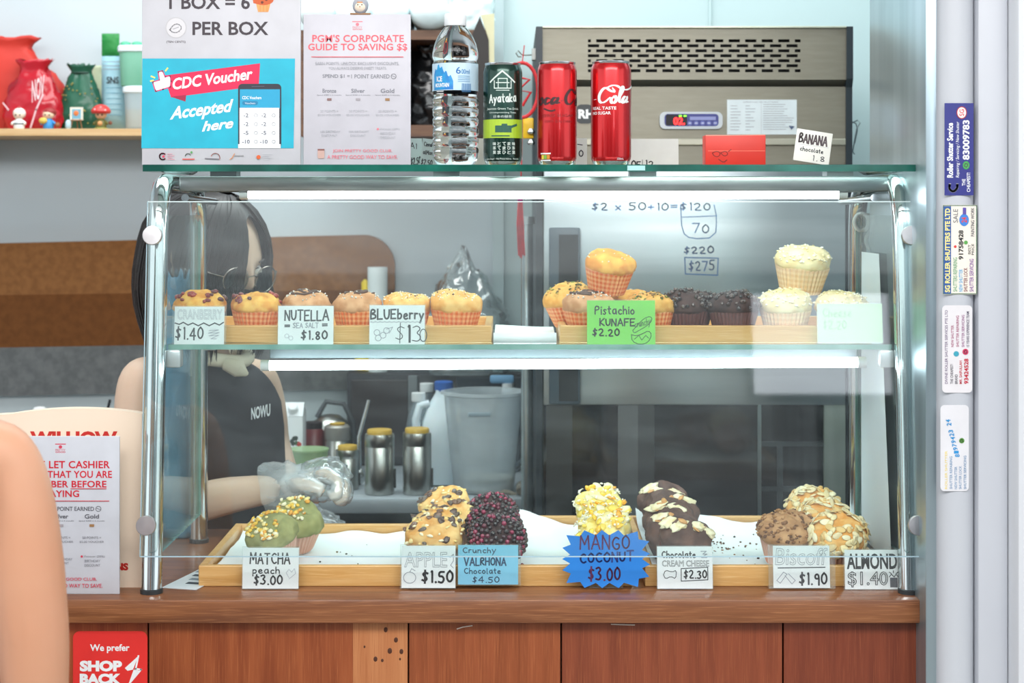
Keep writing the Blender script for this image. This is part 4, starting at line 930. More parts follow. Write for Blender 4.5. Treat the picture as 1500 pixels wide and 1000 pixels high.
B.line([(795, 158), (806, 162), (812, 160)], 2.2, BK, 2); B.T('ZERO SUGAR', 790, 166, 843, 170, mat('#8d1318', .4), .01); B.T('ZERO CALORIES', 795, 175, 840, 178, mat('#8d1318', .4))
for i, c in enumerate(('#e8d24a', '#7fb84a', '#d98a2c')): subdiv_rect(B, 790+i*5, 225, 794.5+i*5, 231, mat(c, .5), 2)
subdiv_rect(B, 788, 222, 806, 224, WHITE, 4); subdiv_rect(B, 788, 232, 806, 233.5, WHITE, 4); wrap(B, r+.0001, 'lettering', bd, 0)
t, bd, B, r = can('red cola can with white script lettering, the right of the two red cans', 895, .045, 152, 59, '#c8151b', '#b91118')
script(B, [[(-10, 6), (-4, 6.5)], Cap(0), o_(22), l_(34), *a_g(41), swash], 872, 150, .92, WHITE, 3.6, .0); B.disc(919, 148, 1, WHITE, 8)
B.T('REAL TASTE', 862, 155, 901, 159.5, WHITE, .02); B.T('NO SUGAR', 862, 162, 893, 166.5, WHITE, .02); B.T('320mL', 902, 229, 913, 232, WHITE); wrap(B, r+.0001, 'lettering', bd, 0)

# cards standing behind the cans, seen at their own distance
def back_card(name, label, cat, x0, y0, x1, y1, Y, col, roll=0, t=.0012):
    cx = (x0+x1)/2; loc = P(cx, y1, Y); loc.z = TOPZ + abs(math.sin(R(roll)))*(x1-x0)*S(Y)/2
    th = thing(name, label, cat, loc, (R(-5), R(roll), 0)); B = Board(th, cx, y1, Y, t)
    a, c = B.pt(x0, y1, 0), B.pt(x1, y0, 0); B.card = MB().box((a.x, -t, 0), (c.x, 0, c.z), mat(col, .5)).build('card', th, world=False)
    return th, B
th, b = back_card('price_card', 'pale tilted price card just right of the pink headed sign', 'price card', 598, 196, 618, 242, .3, '#d3e8e6', 0); b.H('A1', 601, 203, 610, 211, PH, 1.1); b.H('$2.50', 602, 226, 616, 236, PH, 1.3, slope=.2); done(b)
th, b = back_card('price_card', 'pale handwritten price card behind the water bottle', 'price card', 614, 199, 640, 242, .28, '#d8ecea', 7); b.H('Cinnamon', 617, 204, 636, 210, PH, .9); b.H('almond', 617, 216, 634, 222, PH, .9); b.H('$2.50', 616, 230, 632, 238, PH, 1.2); done(b)
th, b = back_card('blank_card', 'blank cream card right behind the water bottle', 'card', 684, 196, 712, 242, .3, '#e3e6dc', 0)
th, b = back_card('price_card', 'cream price card between the two red cans', 'price card', 843, 197, 860, 242, .24, '#e6e8e2', 0); b.H('0', 848, 215, 854, 224, PH, 1.6); b.line([(846, 206), (853, 207)], 1.4, PH); done(b)
th, b = back_card('price_card', 'cream price card with number 12 right of the red cans', 'price card', 921, 199, 994, 243, .24, '#e9ebe5', 0); b.H('OF', 925, 232, 938, 241, INK, 1.8); b.H('12', 945, 231, 957, 241, INK, 1.6); b.line([(941, 230), (941, 242)], .8, INK); done(b)
# red box and banana card
th, b = stand_board('red_box', 'small red card box with a scribbled face on the top glass', 'box', 1029, 198, 1116, 243, .11, .04, mat('#df3424', .45, 0, '#d22c1c', 14), 0, zfix=TOPZ)
SR = mat('#7e1f16', .5); b.line([(1033, 221), (1115, 221)], .8, mat('#f07a62', .4)); b.line([(1030, 199), (1115, 198)], 1, mat('#f3a08a', .4))
b.line([(1039, 224), (1046, 221), (1051, 225), (1047, 230), (1041, 228), (1039, 224)], 1, SR, 1); b.line([(1051, 224), (1058, 221), (1062, 226), (1056, 229), (1051, 224)], 1, SR, 1); b.line([(1048, 233), (1055, 238), (1060, 234)], 1.2, SR, 1); b.line([(1062, 222), (1066, 219)], 1, SR); done(b)
th, b = stand_board('price_card', 'white leaning price card reading BANANA at the right of the top glass', 'price card', 1161, 195, 1214, 243, .1, .002, mat('#efeee6', .5), -6, zfix=TOPZ+.001)
th.rotation_euler = (R(-8), R(9), 0); th.location.z = TOPZ + .0055
b.H('BANANA', 1166, 202, 1207, 215, mat('#4b3b40', .5), 2.4); b.H('chocolate', 1169, 221, 1203, 227, PH, 1.1); b.line([(1166, 218), (1210, 217)], .6, LGREY); b.H('1.8', 1188, 231, 1206, 239, PH, 1.1); done(b)

# ================================================================ CHILLER
YCH = .78; tc = wood  # alias unused
chs = mat('#8f8b7d', .42, .4, '#898577', 50, sc3=(.4, 3, 3)); chd = mat('#2a343b', .4); chs2 = mat('#b4bcbf', .34, .8, '#9aa4a8', 5, sc3=(.3, 1, 4)); chs3 = mat('#77786f', .4, .5)
x0, x1 = mY(785, YCH), mY(1248, YCH); zt = P(0, 42, YCH).z
ch = thing('upright_chiller', 'tall stainless upright chiller with vented top panel behind the display case', 'chiller', ((x0+x1)/2, 1.05, 0))
MB().box((x0+.012, YCH+.02, .05), (x1-.012, 1.38, zt-.004), chs3).build('body', ch)
for sx, xa, xb in ((0, x0, x0+.0125), (1, x1-.0125, x1)):
    poly = [(YCH-.004, 1.5), (YCH-.004, P(0, 128, YCH).z), (YCH-.012, P(0, 116, YCH).z), (YCH-.012, zt+.003), (1.38, zt+.003), (1.38, .05), (YCH-.004, .05)]
    MB().prism(poly, xa, xb, chd, 'x').build('side_trim', ch)
# perforated vent panel built as bars around real slots
zA, zB = P(0, 117, YCH).z, zt
vp = MB(); sx0, sx1, sz0, sz1 = mY(861, YCH), mY(1172, YCH), P(0, 107.5, YCH).z, P(0, 56.5, YCH).z
yv = YCH-.006
vp.box((x0+.0125, yv, zA), (sx0, yv+.004, zB), chs); vp.box((sx1, yv, zA), (x1-.0125, yv+.004, zB), chs)
vp.box((sx0, yv, zA), (sx1, yv+.004, sz0), chs); vp.box((sx0, yv, sz1), (sx1, yv+.004, zB), chs)
rows = 7; rh = (sz1-sz0)/rows; pitch = 24.2*S(YCH); slot = 16.5*S(YCH)
for r_ in range(rows):
    za, zb_ = sz0+r_*rh, sz0+(r_+1)*rh; mid = (za+zb_)/2; sh_ = .0029
    vp.box((sx0, yv, za), (sx1, yv+.004, mid-sh_), chs); vp.box((sx0, yv, mid+sh_), (sx1, yv+.004, zb_), chs)
    x = sx0 + (pitch/2 if r_ % 2 == 0 else 0) - (pitch-slot)/2; prev = sx0
    while x < sx1+pitch:
        a_, b_2 = max(sx0, x-(pitch-slot)/2), min(sx1, x+(pitch-slot)/2)
        if b_2 > a_: vp.box((a_, yv, mid-sh_), (b_2, yv+.004, mid+sh_), chs)
        x += pitch
vp.build('vent_panel', ch)
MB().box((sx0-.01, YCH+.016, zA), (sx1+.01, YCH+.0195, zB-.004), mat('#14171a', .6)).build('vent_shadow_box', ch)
MB().box((x0+.0125, YCH-.012, zB), (x1-.0125, YCH+.03, zB+.004), mat('#c9cbb8', .3, .6), .001).build('top_flange', ch)
MB().prism([(YCH-.006, zA), (YCH+.018, P(0, 127, YCH).z), (YCH+.02, P(0, 127, YCH).z), (YCH+.02, zA)], x0+.0125, x1-.0125, chs3, 'x').build('ledge', ch)
MB().box((x0+.0125, YCH+.0, P(0, 241, YCH).z), (x1-.0125, YCH+.02, P(0, 127, YCH).z), chs).build('control_panel', ch)
MB().box((x0+.0125, YCH-.006, P(0, 213, YCH).z), (x1-.0125, YCH+.001, P(0, 203, YCH).z), mat('#b5b2a2', .35, .6), .002).build('panel_fold', ch)
Yp = YCH
def chboard(x, y): 
    B = Board(ch, x, y, Yp, 0); return B
def onch(x0_, y0_, x1_, y1_, m, t, name, r=0):
    """piece on the chiller face with local print board"""
    B = Board(None, (x0_+x1_)/2, y1_, Yp, t); base = P((x0_+x1_)/2, y1_, Yp)
    pl = [(v.x, v.z) for v in (B.pt(x, y, 0) for x, y in rrect(x0_, y0_, x1_, y1_, r))]
    mb = MB().prism(pl, -t, .0002, m); mb.v = [v+base for v in mb.v]; o = mb.build(name, ch)
    def fin(nm='lettering', Y=None):
        B.mb.v = [v+base for v in B.mb.v]; return B.mb.build(nm, o)
    return B, fin
B, fin = onch(966, 164, 1058, 189, mat('#c7cdd3', .35), .006, 'controller', 8)
B.rect(973, 167, 1052, 185, mat('#3b3f86', .35), 5); B.rect(975, 168, 1006, 184, mat('#160c12', .2), 2)
B.T('02.', 986, 172, 1003, 183, emitter('red_digits', '#ff2a2a', 4.5), .03)
GDm = emitter('green_indicator', '#7bff3a', 3); B.rect(994, 169, 998, 171, GDm); B.rect(1001, 169, 1005, 171, GDm)
B.rect(1010, 171, 1048, 176, mat('#8f95c8', .4)); 
for i in range(5): B.disc(1010+i*9.3, 180.5, 3.2, mat('#6f76b8', .3)); B.line([(1008.5+i*9.3, 180.5), (1011.5+i*9.3, 180.5)], .8, WHITE)
fin()
B, fin = onch(1065, 146, 1167, 197, mat('#dfe9ed', .5), .001, 'instruction_sheet')
B.line([(1115, 147), (1115, 196)], .6, LGREY); B.T('OPERATION INSTRUCTIONS', 1088, 148.5, 1140, 150.5, GREY)
rg = random.Random(4)
for i in range(12): B.line([(1118, 153+i*3.3), (1118+rg.uniform(28, 46), 153+i*3.3)], .6, GREY)
for i in range(9):
    B.line([(1070, 155+i*4.4), (1070+rg.uniform(8, 16), 155+i*4.4)], .7, GREY); B.line([(1092, 155+i*4.4), (1092+rg.uniform(5, 15), 155+i*4.4)], .7, GREY)
B.poly([(1155, 184), (1164, 185), (1159, 190)], mat('#4a5a78', .5)); fin()
B, fin = onch(843, 153, 870, 181, mat('#33383b', .4), .001, 'badge', 9); B.T('RHINO', 847, 160, 905, 174, WHITE, .05)
fin()
# door: steel upper face, dark glazed lower part with frames, reflections built as strips
zD = P(0, 243, YCH).z
door = MB().box((x0+.0145, YCH-.012, P(0, 592, YCH).z), (x1-.0145, YCH+.019, zD), chs2, .002).build('door', ch, True)
MB().box((mY(1109, YCH), YCH-.011, .12), (mY(1114, YCH), YCH+.018, P(0, 592, YCH).z), mat('#8b9798', .3, .7)).build('door_mullion', ch)
darkg = mat('#1a1b1d', .08, 0, '#101214', 2, spec=.6)
MB().box((x0+.0145, YCH-.006, .12), (mY(1109, YCH), YCH+.018, P(0, 592, YCH).z), darkg).build('dark_door_glass', ch)
MB().box((mY(1114, YCH), YCH-.002, .12), (mY(1206, YCH), YCH+.018, P(0, 592, YCH).z), darkg).build('dark_door_glass', ch)
for a_, b_2, m_ in ((800, 838, '#4a4a4a'), (905, 934, '#6d6f70'), (934, 958, '#4b4c4c')):  # grey strips mostly copy street reflections in the dark glass
    MB().box((mY(a_, YCH), YCH-.0085, .12), (mY(b_2, YCH), YCH-.006, P(0, 592, YCH).z), mat(m_, .3, .3)).build('reflection_band', ch)
for y_ in (646, 712):  # bars on the right pane, mostly mirrored street shapes as well
    MB().box((mY(1114, YCH), YCH-.006, P(0, y_+7, YCH).z), (mY(1206, YCH), YCH-.002, P(0, y_, YCH).z), mat('#454b4e', .4, .2)).build('reflection_bar', ch)
MB().box((mY(1138, YCH), YCH-.006, .12), (mY(1146, YCH), YCH-.002, P(0, 653, YCH).z), mat('#454b4e', .4, .2)).build('reflection_bar', ch)
MB().box((mY(1206, YCH), YCH-.010, .12), (x1-.0145, YCH+.018, P(0, 592, YCH).z), mat('#a9b3aa', .35, .3)).build('door_jamb', ch)
hd = MB().box((mY(804, YCH), YCH-.026, P(0, 590, YCH).z), (mY(849, YCH), YCH-.011, P(0, 333, YCH).z), mat('#3c4d58', .35), .003).build('reflection_strip', ch, True)  # dark strip with inset: a reflection on the door built as a part
MB().box((mY(818, YCH), YCH-.028, P(0, 585, YCH).z), (mY(846, YCH), YCH-.0255, P(0, 343, YCH).z), mat('#0f1519', .3)).build('reflection_strip_core', hd)
# marker arithmetic on the door
B = Board(None, 950, 420, YCH-.012, 0); base = P(950, 420, YCH-.012); BM = mat('#3b6fb0', .5)
B.H('$2 x 50+10=$120', 867, 297, 1040, 308, BM, 1.8); B.line([(997, 300), (999, 340), (1012, 350), (1048, 348), (1050, 318), (1046, 300)], 1.5, BM, 1); B.line([(998, 318), (1050, 316)], 1.3, BM)
B.H('70', 1014, 328, 1038, 341, BM, 1.8); B.H('$220', 1002, 361, 1045, 371, mat('#2f5f9c', .5), 2); B.line([(1003, 377), (1052, 378), (1051, 403), (1004, 401), (1003, 377)], 1.7, BM); B.H('$275', 1009, 382, 1046, 396, mat('#2f5f9c', .5), 2)
B.mb.v = [v+base for v in B.mb.v]; B.mb.build('marker_writing', bpy.data.objects[door.name])
# steel pipe left of the chiller
t = thing('steel_pipe', 'vertical steel pipe beside the left edge of the chiller', 'pipe', (mY(772, .9), .9, 0))
MB().tube([(mY(772, .9), .9, 0), (mY(772, .9), .9, 1.47)], .012, mat('#b9c4c6', .25, .8), 20).build('pipe', t, True)
MB().tube([(mY(772, .9), .9, 1.47), (mY(772, .9), .9, 1.485)], .015, mat('#aab4b6', .3, .8), 20).build('collar', t, True)
# hook, knot ornament, yellow magnet on the chiller's left side
t = thing('hook', 'bent wire hook sticking out left of the chiller near its top', 'hook', P(783, 84, .8))
MB().tube([P(784, 80, .8), P(770, 81, .8), P(764, 80, .8), P(759, 74, .8), P(756, 78, .8), P(759, 83, .8), P(764, 83, .8)], .0012, mat('#8f8f88', .3, 1), 8).build('wire', t, True)
MB().box(P(779, 88, .79), P(785, 72, .81), mat('#a9aca8', .4, .6), .001).build('magnet', t)
t = thing('knot_ornament', 'red festive ornament with long tassel hanging by the chiller', 'ornament', P(768, 376, .74))
c0 = P(765, 132, .74)
rm = mat('#c4242c', .5)
MB().tube([c0 + Vector((.03*math.cos(R(a)), 0, .052*math.sin(R(a)))) for a in range(0, 361, 15)], .0035, rm, 8).build('ring', t, True)
MB().tube([c0+Vector((-.01, 0, .025)), c0+Vector((.014, 0, .02)), c0+Vector((-.008, 0, 0)), c0+Vector((.016, 0, -.004)), c0+Vector((0, 0, -.03))], .003, rm, 8).build('knot', t, True)
MB().tube([c0+Vector((0, 0, .052)), c0+Vector((.004, 0, .085))], .001, rm, 6).tube([c0+Vector((0, 0, -.052)), P(763, 292, .74)], .0012, rm, 6).build('cord', t)
ts = MB(); rg = random.Random(2)
for i in range(60):
    a = rg.uniform(-5, 5); e = rg.uniform(-6, 5)
    ts.tube([P(762+a*.6, 296, .74)+Vector((0, rg.uniform(-.006, .006), 0)), P(762+a, 330, .74)+Vector((0, rg.uniform(-.006, .006), 0)), P(764+a*.9+rg.uniform(-1, 1), 374+e-abs(a), .74)], .0009, mat('#c02a34', .5, 0, '#a81f2b', 60), 4)
ts.build('tassel', t, kind='stuff')
MB().tube([P(762, 288, .74), P(762, 298, .74)], .005, mat('#7d2a6a', .5), 10).build('tassel_cap', t, True)
t = thing('magnet_clip', 'yellow magnet with steel knobs on the side of the chiller', 'magnet', P(772, 215, .78))
MB().box(P(766, 203, .79), P(782, 173, .80), mat('#f0c21e', .4), .003).build('yellow_body', t, True)
kb = MB(); [kb.lathe([(.006, 0), (.008, .004), (.004, .01)], mat('#b9bcba', .25, 1), 16, P(778, y, .785)) for y in (196, 212)]; kb.build('knob', t, True)

# ================================================================ BEHIND: LEFT SHELF AND ITS GOODS
YW = 1.5; YSH = 1.36
sm = wood('shelf_oak', '#d9b483', '#c99f6b', '#e6c89c', 'x', 5, .5)
zs = P(0, 189, 1.3).z
t = thing('wall_shelf', 'light wooden shelf on the left part of the back wall', 'shelf', (mY(60, 1.3), 1.4, zs-.016))
MB().box((-1.9, 1.28, zs-.016), (mY(300, 1.3), 1.499, zs), sm, .001).build('board', t)
for x in (-1.3,): MB().box((x, 1.35, zs-.10), (x+.02, 1.499, zs-.016), mat('#b9bcc0', .4, .5)).build('bracket', t)
def bag(name, label, x0, y0, x1, y1, Y, m, neck=.35, dep=.5, seed=1, top=.12, amp=.06, zb=None, lean=0, n=40, rows=26, cat='bag', parts=None, sq=3.0, flare=.45):
    """crumpled bag: superellipse rings that gather towards the top"""
    b0 = P((x0+x1)/2, y1, Y); s = S(Y); hw = (x1-x0)/2*s; h = (y1-y0)*s; zb = b0.z if zb is None else zb
    th = thing(name, label, cat, (b0.x, Y, zb)); vs = []
    for j in range(rows+1):
        v = j/rows
        if v < 1-top: w_ = 1 - (1-neck)*max(0, (v/(1-top)-.35)/.65)**1.7; w_ *= (.9+.1*min(1, v*8))
        else: w_ = neck + (1-neck)*flare*((v-(1-top))/top)
        for k in range(n):
            a = 2*math.pi*k/n; ex = (abs(math.cos(a))**sq + abs(math.sin(a))**sq)**(-1/sq)
            nn = noise.noise(Vector((math.cos(a)*2.2+seed, math.sin(a)*2.2, v*5)))*amp*1.5 + noise.noise(Vector((math.cos(a)*6+seed, math.sin(a)*6, v*9)))*amp*(1+v)
            r_ = w_*ex*(1+nn*(1 if 0 < v else .2)); vs.append((math.cos(a)*r_*hw + lean*v*h, math.sin(a)*r_*hw*dep, v*h*(1+.3*nn*v)))
    fs = [[j*n+k, j*n+(k+1) % n, (j+1)*n+(k+1) % n, (j+1)*n+k] for j in range(rows) for k in range(n)] + [list(range(n))[::-1], [rows*n+k for k in range(n)]]
    MB().add(vs, fs, m).build('bag_body', th, 'all', world=False)
    return th, hw, h
redf = mat('#cf3426', .6, 0, '#b82a1e', 8); 
bag('cloth_bag', 'large orange red cloth bag slumped at the left end of the wall shelf', -110, 52, 104, 189, 1.42, redf, .55, .2, 3, .1, .05, zs, lean=-.12)
redp = mat('#c2182c', .25, 0, '#a81022', 9, coat=.3)
t, hw, h = bag('plastic_bag', 'shiny red plastic bag with white print on the wall shelf', 8, 86, 92, 189, 1.36, redp, .4, .42, 8, .14, .1, zs)
B = Board(t, 50, 189, 1.36, hw*.42*1.06); B.T('NOV', 52, 118, 70, 150, mat('#f0d9dc', .5), .02, slope=.5); B.line([(50, 186), (58, 160), (68, 138)], 2.4, mat('#eec9cf', .5)); B.line([(10, 150), (18, 160)], 2, mat('#eec9cf', .5)); B.build()
grn = mat('#145c43', .4, 0, '#0e4834', 14, coat=.2)
t, hw, h = bag('gift_bag', 'dark green drawstring gift bag with tiny gold specks on the shelf', 88, 92, 150, 189, 1.38, grn, .42, .5, 12, .13, .08, zs)
gd = MB(); rg = random.Random(6)
for i in range(34):
    a = rg.uniform(3.5, 5.9); v = rg.uniform(.1, .75); gd.ball((math.cos(a)*hw*.97*(1-.3*max(0, v-.35)), math.sin(a)*hw*.5*1.05*(1-.3*max(0, v-.35)), v*h), .0022, mat('#c9b66a', .3, .6), 1)
gd.build('gold_specks', t, world=False, kind='stuff'); MB().tube([(hw*.44*math.cos(R(a)), hw*.24*math.sin(R(a)), h*.87) for a in range(0, 361, 20)], .003, mat('#0c3a2b', .5), 8).build('drawstring', t, True, world=False)
bag('paper_pouch', 'pale cream crumpled pouch behind the green gift bag', 124, 92, 156, 189, 1.46, mat('#ccd3b2', .7), .5, .4, 15, .1, .05, zs)
# pouch with green header
t = thing('snack_pouch', 'pale blue printed pouch with green top standing on the shelf', 'pouch', P(164, 189, 1.40)); 
def pil(x0, y0, x1, y1, Y, th_, m, nx=10, nz_=16, seed=0):
    vs = []
    for sgn in (-1, 1):
        for j in range(nz_+1):
            for i in range(nx+1):
                u, v = i/nx, j/nz_; q = P(x0+(x1-x0)*u, y1+(y0-y1)*v, Y); e = (1-abs(2*u-1)**3)*(1-abs(2*v-1)**4)
                q.y += sgn*(th_*e*.5 + .0012*noise.noise(Vector((u*6, v*8, seed)))); vs.append(q)
    W = nx+1; N = W*(nz_+1); fs = []
    for j in range(nz_):
        for i in range(nx):
            a = j*W+i; fs.append([a, a+1, a+W+1, a+W]); fs.append([N+a, N+a+W, N+a+W+1, N+a+1])
    return MB().add(vs, fs, m)
pil(149, 82, 188, 189, 1.40, .05, mat('#a9d0dc', .5, 0, '#94c2d2', 20)).build('pouch_body', t, True); pil(149, 49, 175, 82, 1.40, .012, mat('#1f8a3c', .5, 0, '#187a32', 20)).build('header', t, True)
B = Board(None, 168, 189, 1.36, 0); B.T('SNS', 156, 112, 174, 122, INK, .02); B.line([(151, 90), (180, 90)], 1, GREY); B.line([(151, 96), (176, 96)], 1, GREY); B.line([(151, 101), (180, 101)], 1, GREY)
for i in range(6): B.line([(155, 128+i*8), (178, 128+i*8)], 1, mat('#6fa4b8', .5))
base = P(168, 189, 1.372); B.mb.v = [v+base for v in B.mb.v]; B.mb.build('lettering', t)
def tub(label, x0, x1, yb, yt, Y, m, lidm, fillm=None, sub=None):
    b0 = P((x0+x1)/2, yb, Y); s = S(Y); hw = (x1-x0)/2*s; h = (yb-yt)*s
    t = thing('storage_tub', label, 'tub', b0)
    mb = MB(); n = 40
    prof = [(hw*.86, 0), (hw*.9, .003), (hw*.97, h*.8), (hw, h*.86)]
    sqf = lambda v, a, j: Vector((v.x*(abs(math.cos(a))**4+abs(math.sin(a))**4)**-.25, v.y*.8*(abs(math.cos(a))**4+abs(math.sin(a))**4)**-.25, v.z))
    mb.lathe(prof, m, n, nzf=sqf).build('tub_body', t, True, world=False)
    MB().lathe([(hw*1.0, h*.84), (hw*1.06, h*.86), (hw*1.06, h*.97), (hw*1.0, h), (hw*.3, h)], lidm, n, nzf=sqf).build('lid', t, True, world=False)
    if fillm: MB().lathe([(hw*.83, .004), (hw*.9, h*.45)], fillm, n, nzf=sqf).build('contents', t, True, world=False)
    return t
frost = mat('#c9dde4', .3, 0, '#b9cfd8', 12, alpha=.55); lidw = mat('#e6f3f8', .4)
tub('clear storage tub with white lid at the bottom of the stack on the shelf', 183, 232, 189, 127, 1.37, frost, lidw, mat('#b9ab93', .7))
t = tub('mint green storage tub stacked on the clear tub', 176, 232, 127, 68, 1.37, mat('#8fd0b4', .4, 0, '#7cc3a4', 12, alpha=.85), lidw)
t = thing('green_bottles', 'mint green bottle pair standing on the stacked tubs', 'bottles', P(192, 68, 1.37))
for x in (184, 201): MB().lathe([(.01, 0), (.012, .002), (.012, .008), (.006, .011)], mat('#5fbf95', .4), 20, P(x, 68, 1.37)).build('bottle_top', t, True)
# figurines
def fig(label, px, hat, face, body, kind):
    Y = 1.30; b0 = P(px, 189, Y); b0.z = zs; t = thing('figurine', label, 'figurine', b0); s = S(Y)
    f = lambda x, z, y=0: Vector((x*s, y*s, z*s))
    MB().lathe([(.1*s, 0), (7*s, 0), (8*s, 3*s), (7*s, 9*s), (4.5*s, 15*s), (1*s, 17*s)], mat(body, .5), 24).build('body', t, True, world=False)
    MB().ball(f(0, 21), 7.6*s, mat(face, .5), 3, (1.08, .95, .95)).build('head', t, True, world=False)
    e = MB(); [e.ball(f(x, 20.5, -6.9), 1.2*s, INK, 2) for x in (-3, 3)]; e.ball(f(0, 18, -7.3), .8*s, mat('#d9725a', .5), 1); e.build('face_features', t, True, world=False)
    ar = MB(); [ar.tube([f(sx*5, 12), f(sx*9, 9, -2), f(sx*9.5, 7, -4)], 1.9*s, mat(body, .5), 10) for sx in (-1, 1)]; ar.build('arms', t, True, world=False)
    ht = MB()
    if kind == 'hood': ht.ball(f(0, 23, 1.6), 8.6*s, mat(hat, .5), 3, (1.08, .9, .98)); ht.ball(f(0, 31.5), 2*s, mat('#b03a34', .5), 2)
    elif kind == 'cap': ht.ball(f(1, 25, 1.5), 8.2*s, mat(hat, .5), 3, (1.1, .95, .75)); ht.ball(f(6, 24, 3), 5*s, mat(hat, .5), 2)
    else:
        ht.lathe([(1*s, 22*s), (13*s, 23*s), (14.5*s, 26*s), (12*s, 31*s), (7*s, 35*s), (.5*s, 36.5*s)], mat(hat, .4), 28)
        for a, zz, rr in ((4.2, 28, 12.6), (4.9, 31, 10.2), (5.4, 27, 12.9), (3.7, 30, 11)): ht.ball((math.cos(a)*rr*s, math.sin(a)*rr*s, zz*s), 1.6*s, WHITE, 1)
    ht.build('hat', t, True, world=False)
    return t, f, s
t, f, s = fig('small white hooded figurine, leftmost on the wall shelf', 28, '#ecebe4', '#f3dcc6', '#efefec', 'hood')
MB().lathe([(8.2*s, 7*s), (8*s, 8.6*s)], mat('#2e3c44', .5), 24).build('belt', t, True, world=False)
t, f, s = fig('figurine in red cap and blue trousers holding a yellow loaf', 71, '#9c3434', '#f2cfb0', '#3a8fd0', 'cap')
MB().ball(f(-6, 12, -7), 5.2*s, mat('#e3c15c', .6), 3, (1.2, .8, .9)).build('loaf', t, True, world=False); MB().ball(f(14, 6, -3), 4*s, mat('#9a5a38', .6), 2).build('basket', t, True, world=False)
t, f, s = fig('figurine with red spotted mushroom hat and green clothes', 148, '#d23a36', '#e6b48c', '#6d6a34', 'mushroom')
MB().ball(f(0, 8, -7), 3.6*s, mat('#e9a56a', .6), 2).build('trinket', t, True, world=False); MB().ball(f(14, 9, -2), 3*s, mat('#7d4a34', .6), 2).build('basket', t, True, world=False)
MB().lathe([(9*s, 0), (10*s, 1.5*s), (8*s, 2*s)], mat('#b8c474', .6), 24, f(0, 0)).build('base', t, True, world=False)
b0 = P(112, 189, 1.30); b0.z = zs; t = thing('mini_easel', 'tiny wooden easel holding a miniature painting on the shelf', 'easel', b0); s = S(1.3)
MB().box((-9*s, -2*s, 13*s), (10*s, -.6*s, 32*s), mat('#e9e4d4', .6)).build('canvas', t, world=False); pn = MB().box((-6*s, -2.3*s, 15*s), (7*s, -2*s, 29*s), mat('#79aec4', .6)); pn.ball((0, -2.3*s, 23*s), 4*s, mat('#de7a3c', .6), 2, (1, .2, 1)); pn.build('painting', t, world=False)
lg = MB(); [lg.tube([(a*s, b_*s, 0), (c*s, 0, 30*s)], .8*s, mat('#8a5a34', .6), 6) for a, b_, c in ((-8, -3, -2), (9, -3, 2), (0, 7, 0))]; lg.box((-9*s, -3*s, 12*s), (9*s, -.5*s, 13.5*s), mat('#8a5a34', .6)); lg.build('legs', t, world=False)
b0 = P(100, 189, 1.29); b0.z = zs; mb = MB().lathe([(.004, 0), (.0065, .004), (.006, .016), (.003, .02)], mat('#bcd9e4', .4), 16, b0); single(mb, 'tiny_jar', 'tiny pale blue jar left of the little easel', 'jar', True)

# ---- upper middle: crate with white rolls, black sack, leaning board
YR = 1.2
t = thing('shelf_rack', 'brown wooden rack behind the water bottle holding a black sack', 'rack', P(660, 196, YR))
br = wood('dark_rack', '#6b4a34', '#54382a', '#7d5a40', 'x', 5, .5)
ra, rb = mY(440, YR), mY(716, YR)
MB().box((ra, YR, P(0, 200, YR).z), (rb, YR+.28, P(0, 183, YR).z), br).build('lower_shelf', t)
MB().box((ra, YR, P(0, 58, YR).z), (rb, YR+.28, P(0, 44, YR).z), br).build('upper_shelf', t)
MB().box((ra, YR+.27, P(0, 183, YR).z), (rb, YR+.28, P(0, 58, YR).z), mat('#1b1715', .7)).build('back_panel', t)
MB().box((ra, YR, P(0, 183, YR).z), (ra+.012, YR+.27, P(0, 58, YR).z), br).build('side_panel', t); MB().box((rb-.012, YR, P(0, 183, YR).z), (rb, YR+.27, P(0, 58, YR).z), br).build('side_panel', t)
bag('bin_bag', 'crumpled black plastic sack on the brown rack behind the bottle', 602, 64, 690, 183, 1.34, mat('#17191b', .22, 0, '#0f1012', 9, coat=.3), .6, .5, 21, .1, .22, P(0, 183, YR).z)
bag('bin_bag', 'second black plastic sack behind the pink headed sign', 484, 70, 578, 183, 1.34, mat('#17191b', .22, 0, '#0f1012', 9, coat=.3), .6, .5, 25, .1, .2, P(0, 183, YR).z)
zt_ = P(0, 44, YR).z; rl = mat('#e4f1f2', .45, 0, '#d2e3e6', 12)
for i, (px, r_, n_) in enumerate(((472, 27, 'leftmost'), (522, 25, 'second'), (576, 27, 'third'), (632, 28, 'fourth'))):
    s = S(1.3); c = P(px, 0, 1.3); rr = r_*s
    mb = MB(); pts = [(c.x, YR-.02+.025*k, zt_+rr) for k in range(13)]
    def nf(v): return v
    mb.tube(pts, [rr*(.72 if k in (0, 12) else 1)*(1+.05*noise.noise(Vector((k*.8, i*3, 0)))) for k in range(13)], rl, 28)
    for q in range(len(mb.v)): mb.v[q] = mb.v[q] + Vector((0, 0, max(0, 0))) + (mb.v[q]-Vector((c.x, mb.v[q].y, zt_+rr)))*(.07*noise.noise(mb.v[q]*24))
    single(mb, 'wrapped_roll', '%s white plastic wrapped roll on top of the brown rack, from the left' % n_, 'roll', 'all', 'white wrapped rolls on the rack')
bag('plastic_bag', 'white plastic bag slumped over the right end of the brown rack', 655, -40, 722, 44, 1.24, mat('#dcecee', .4, 0, '#c8dde0', 14), .7, .5, 31, .1, .14, zt_)
t = thing('leaning_board', 'dark board with tan edge leaning beside the rack, right of the bottle', 'board', P(712, 190, 1.17))
MB().prism([(P(x, y, 1.17).x, P(x, y, 1.17).z) for x, y in ((703, 24), (716, 60), (718, 198), (700, 198), (692, 50))], 1.165, 1.175, mat('#1c1512', .5)).build('board', t)
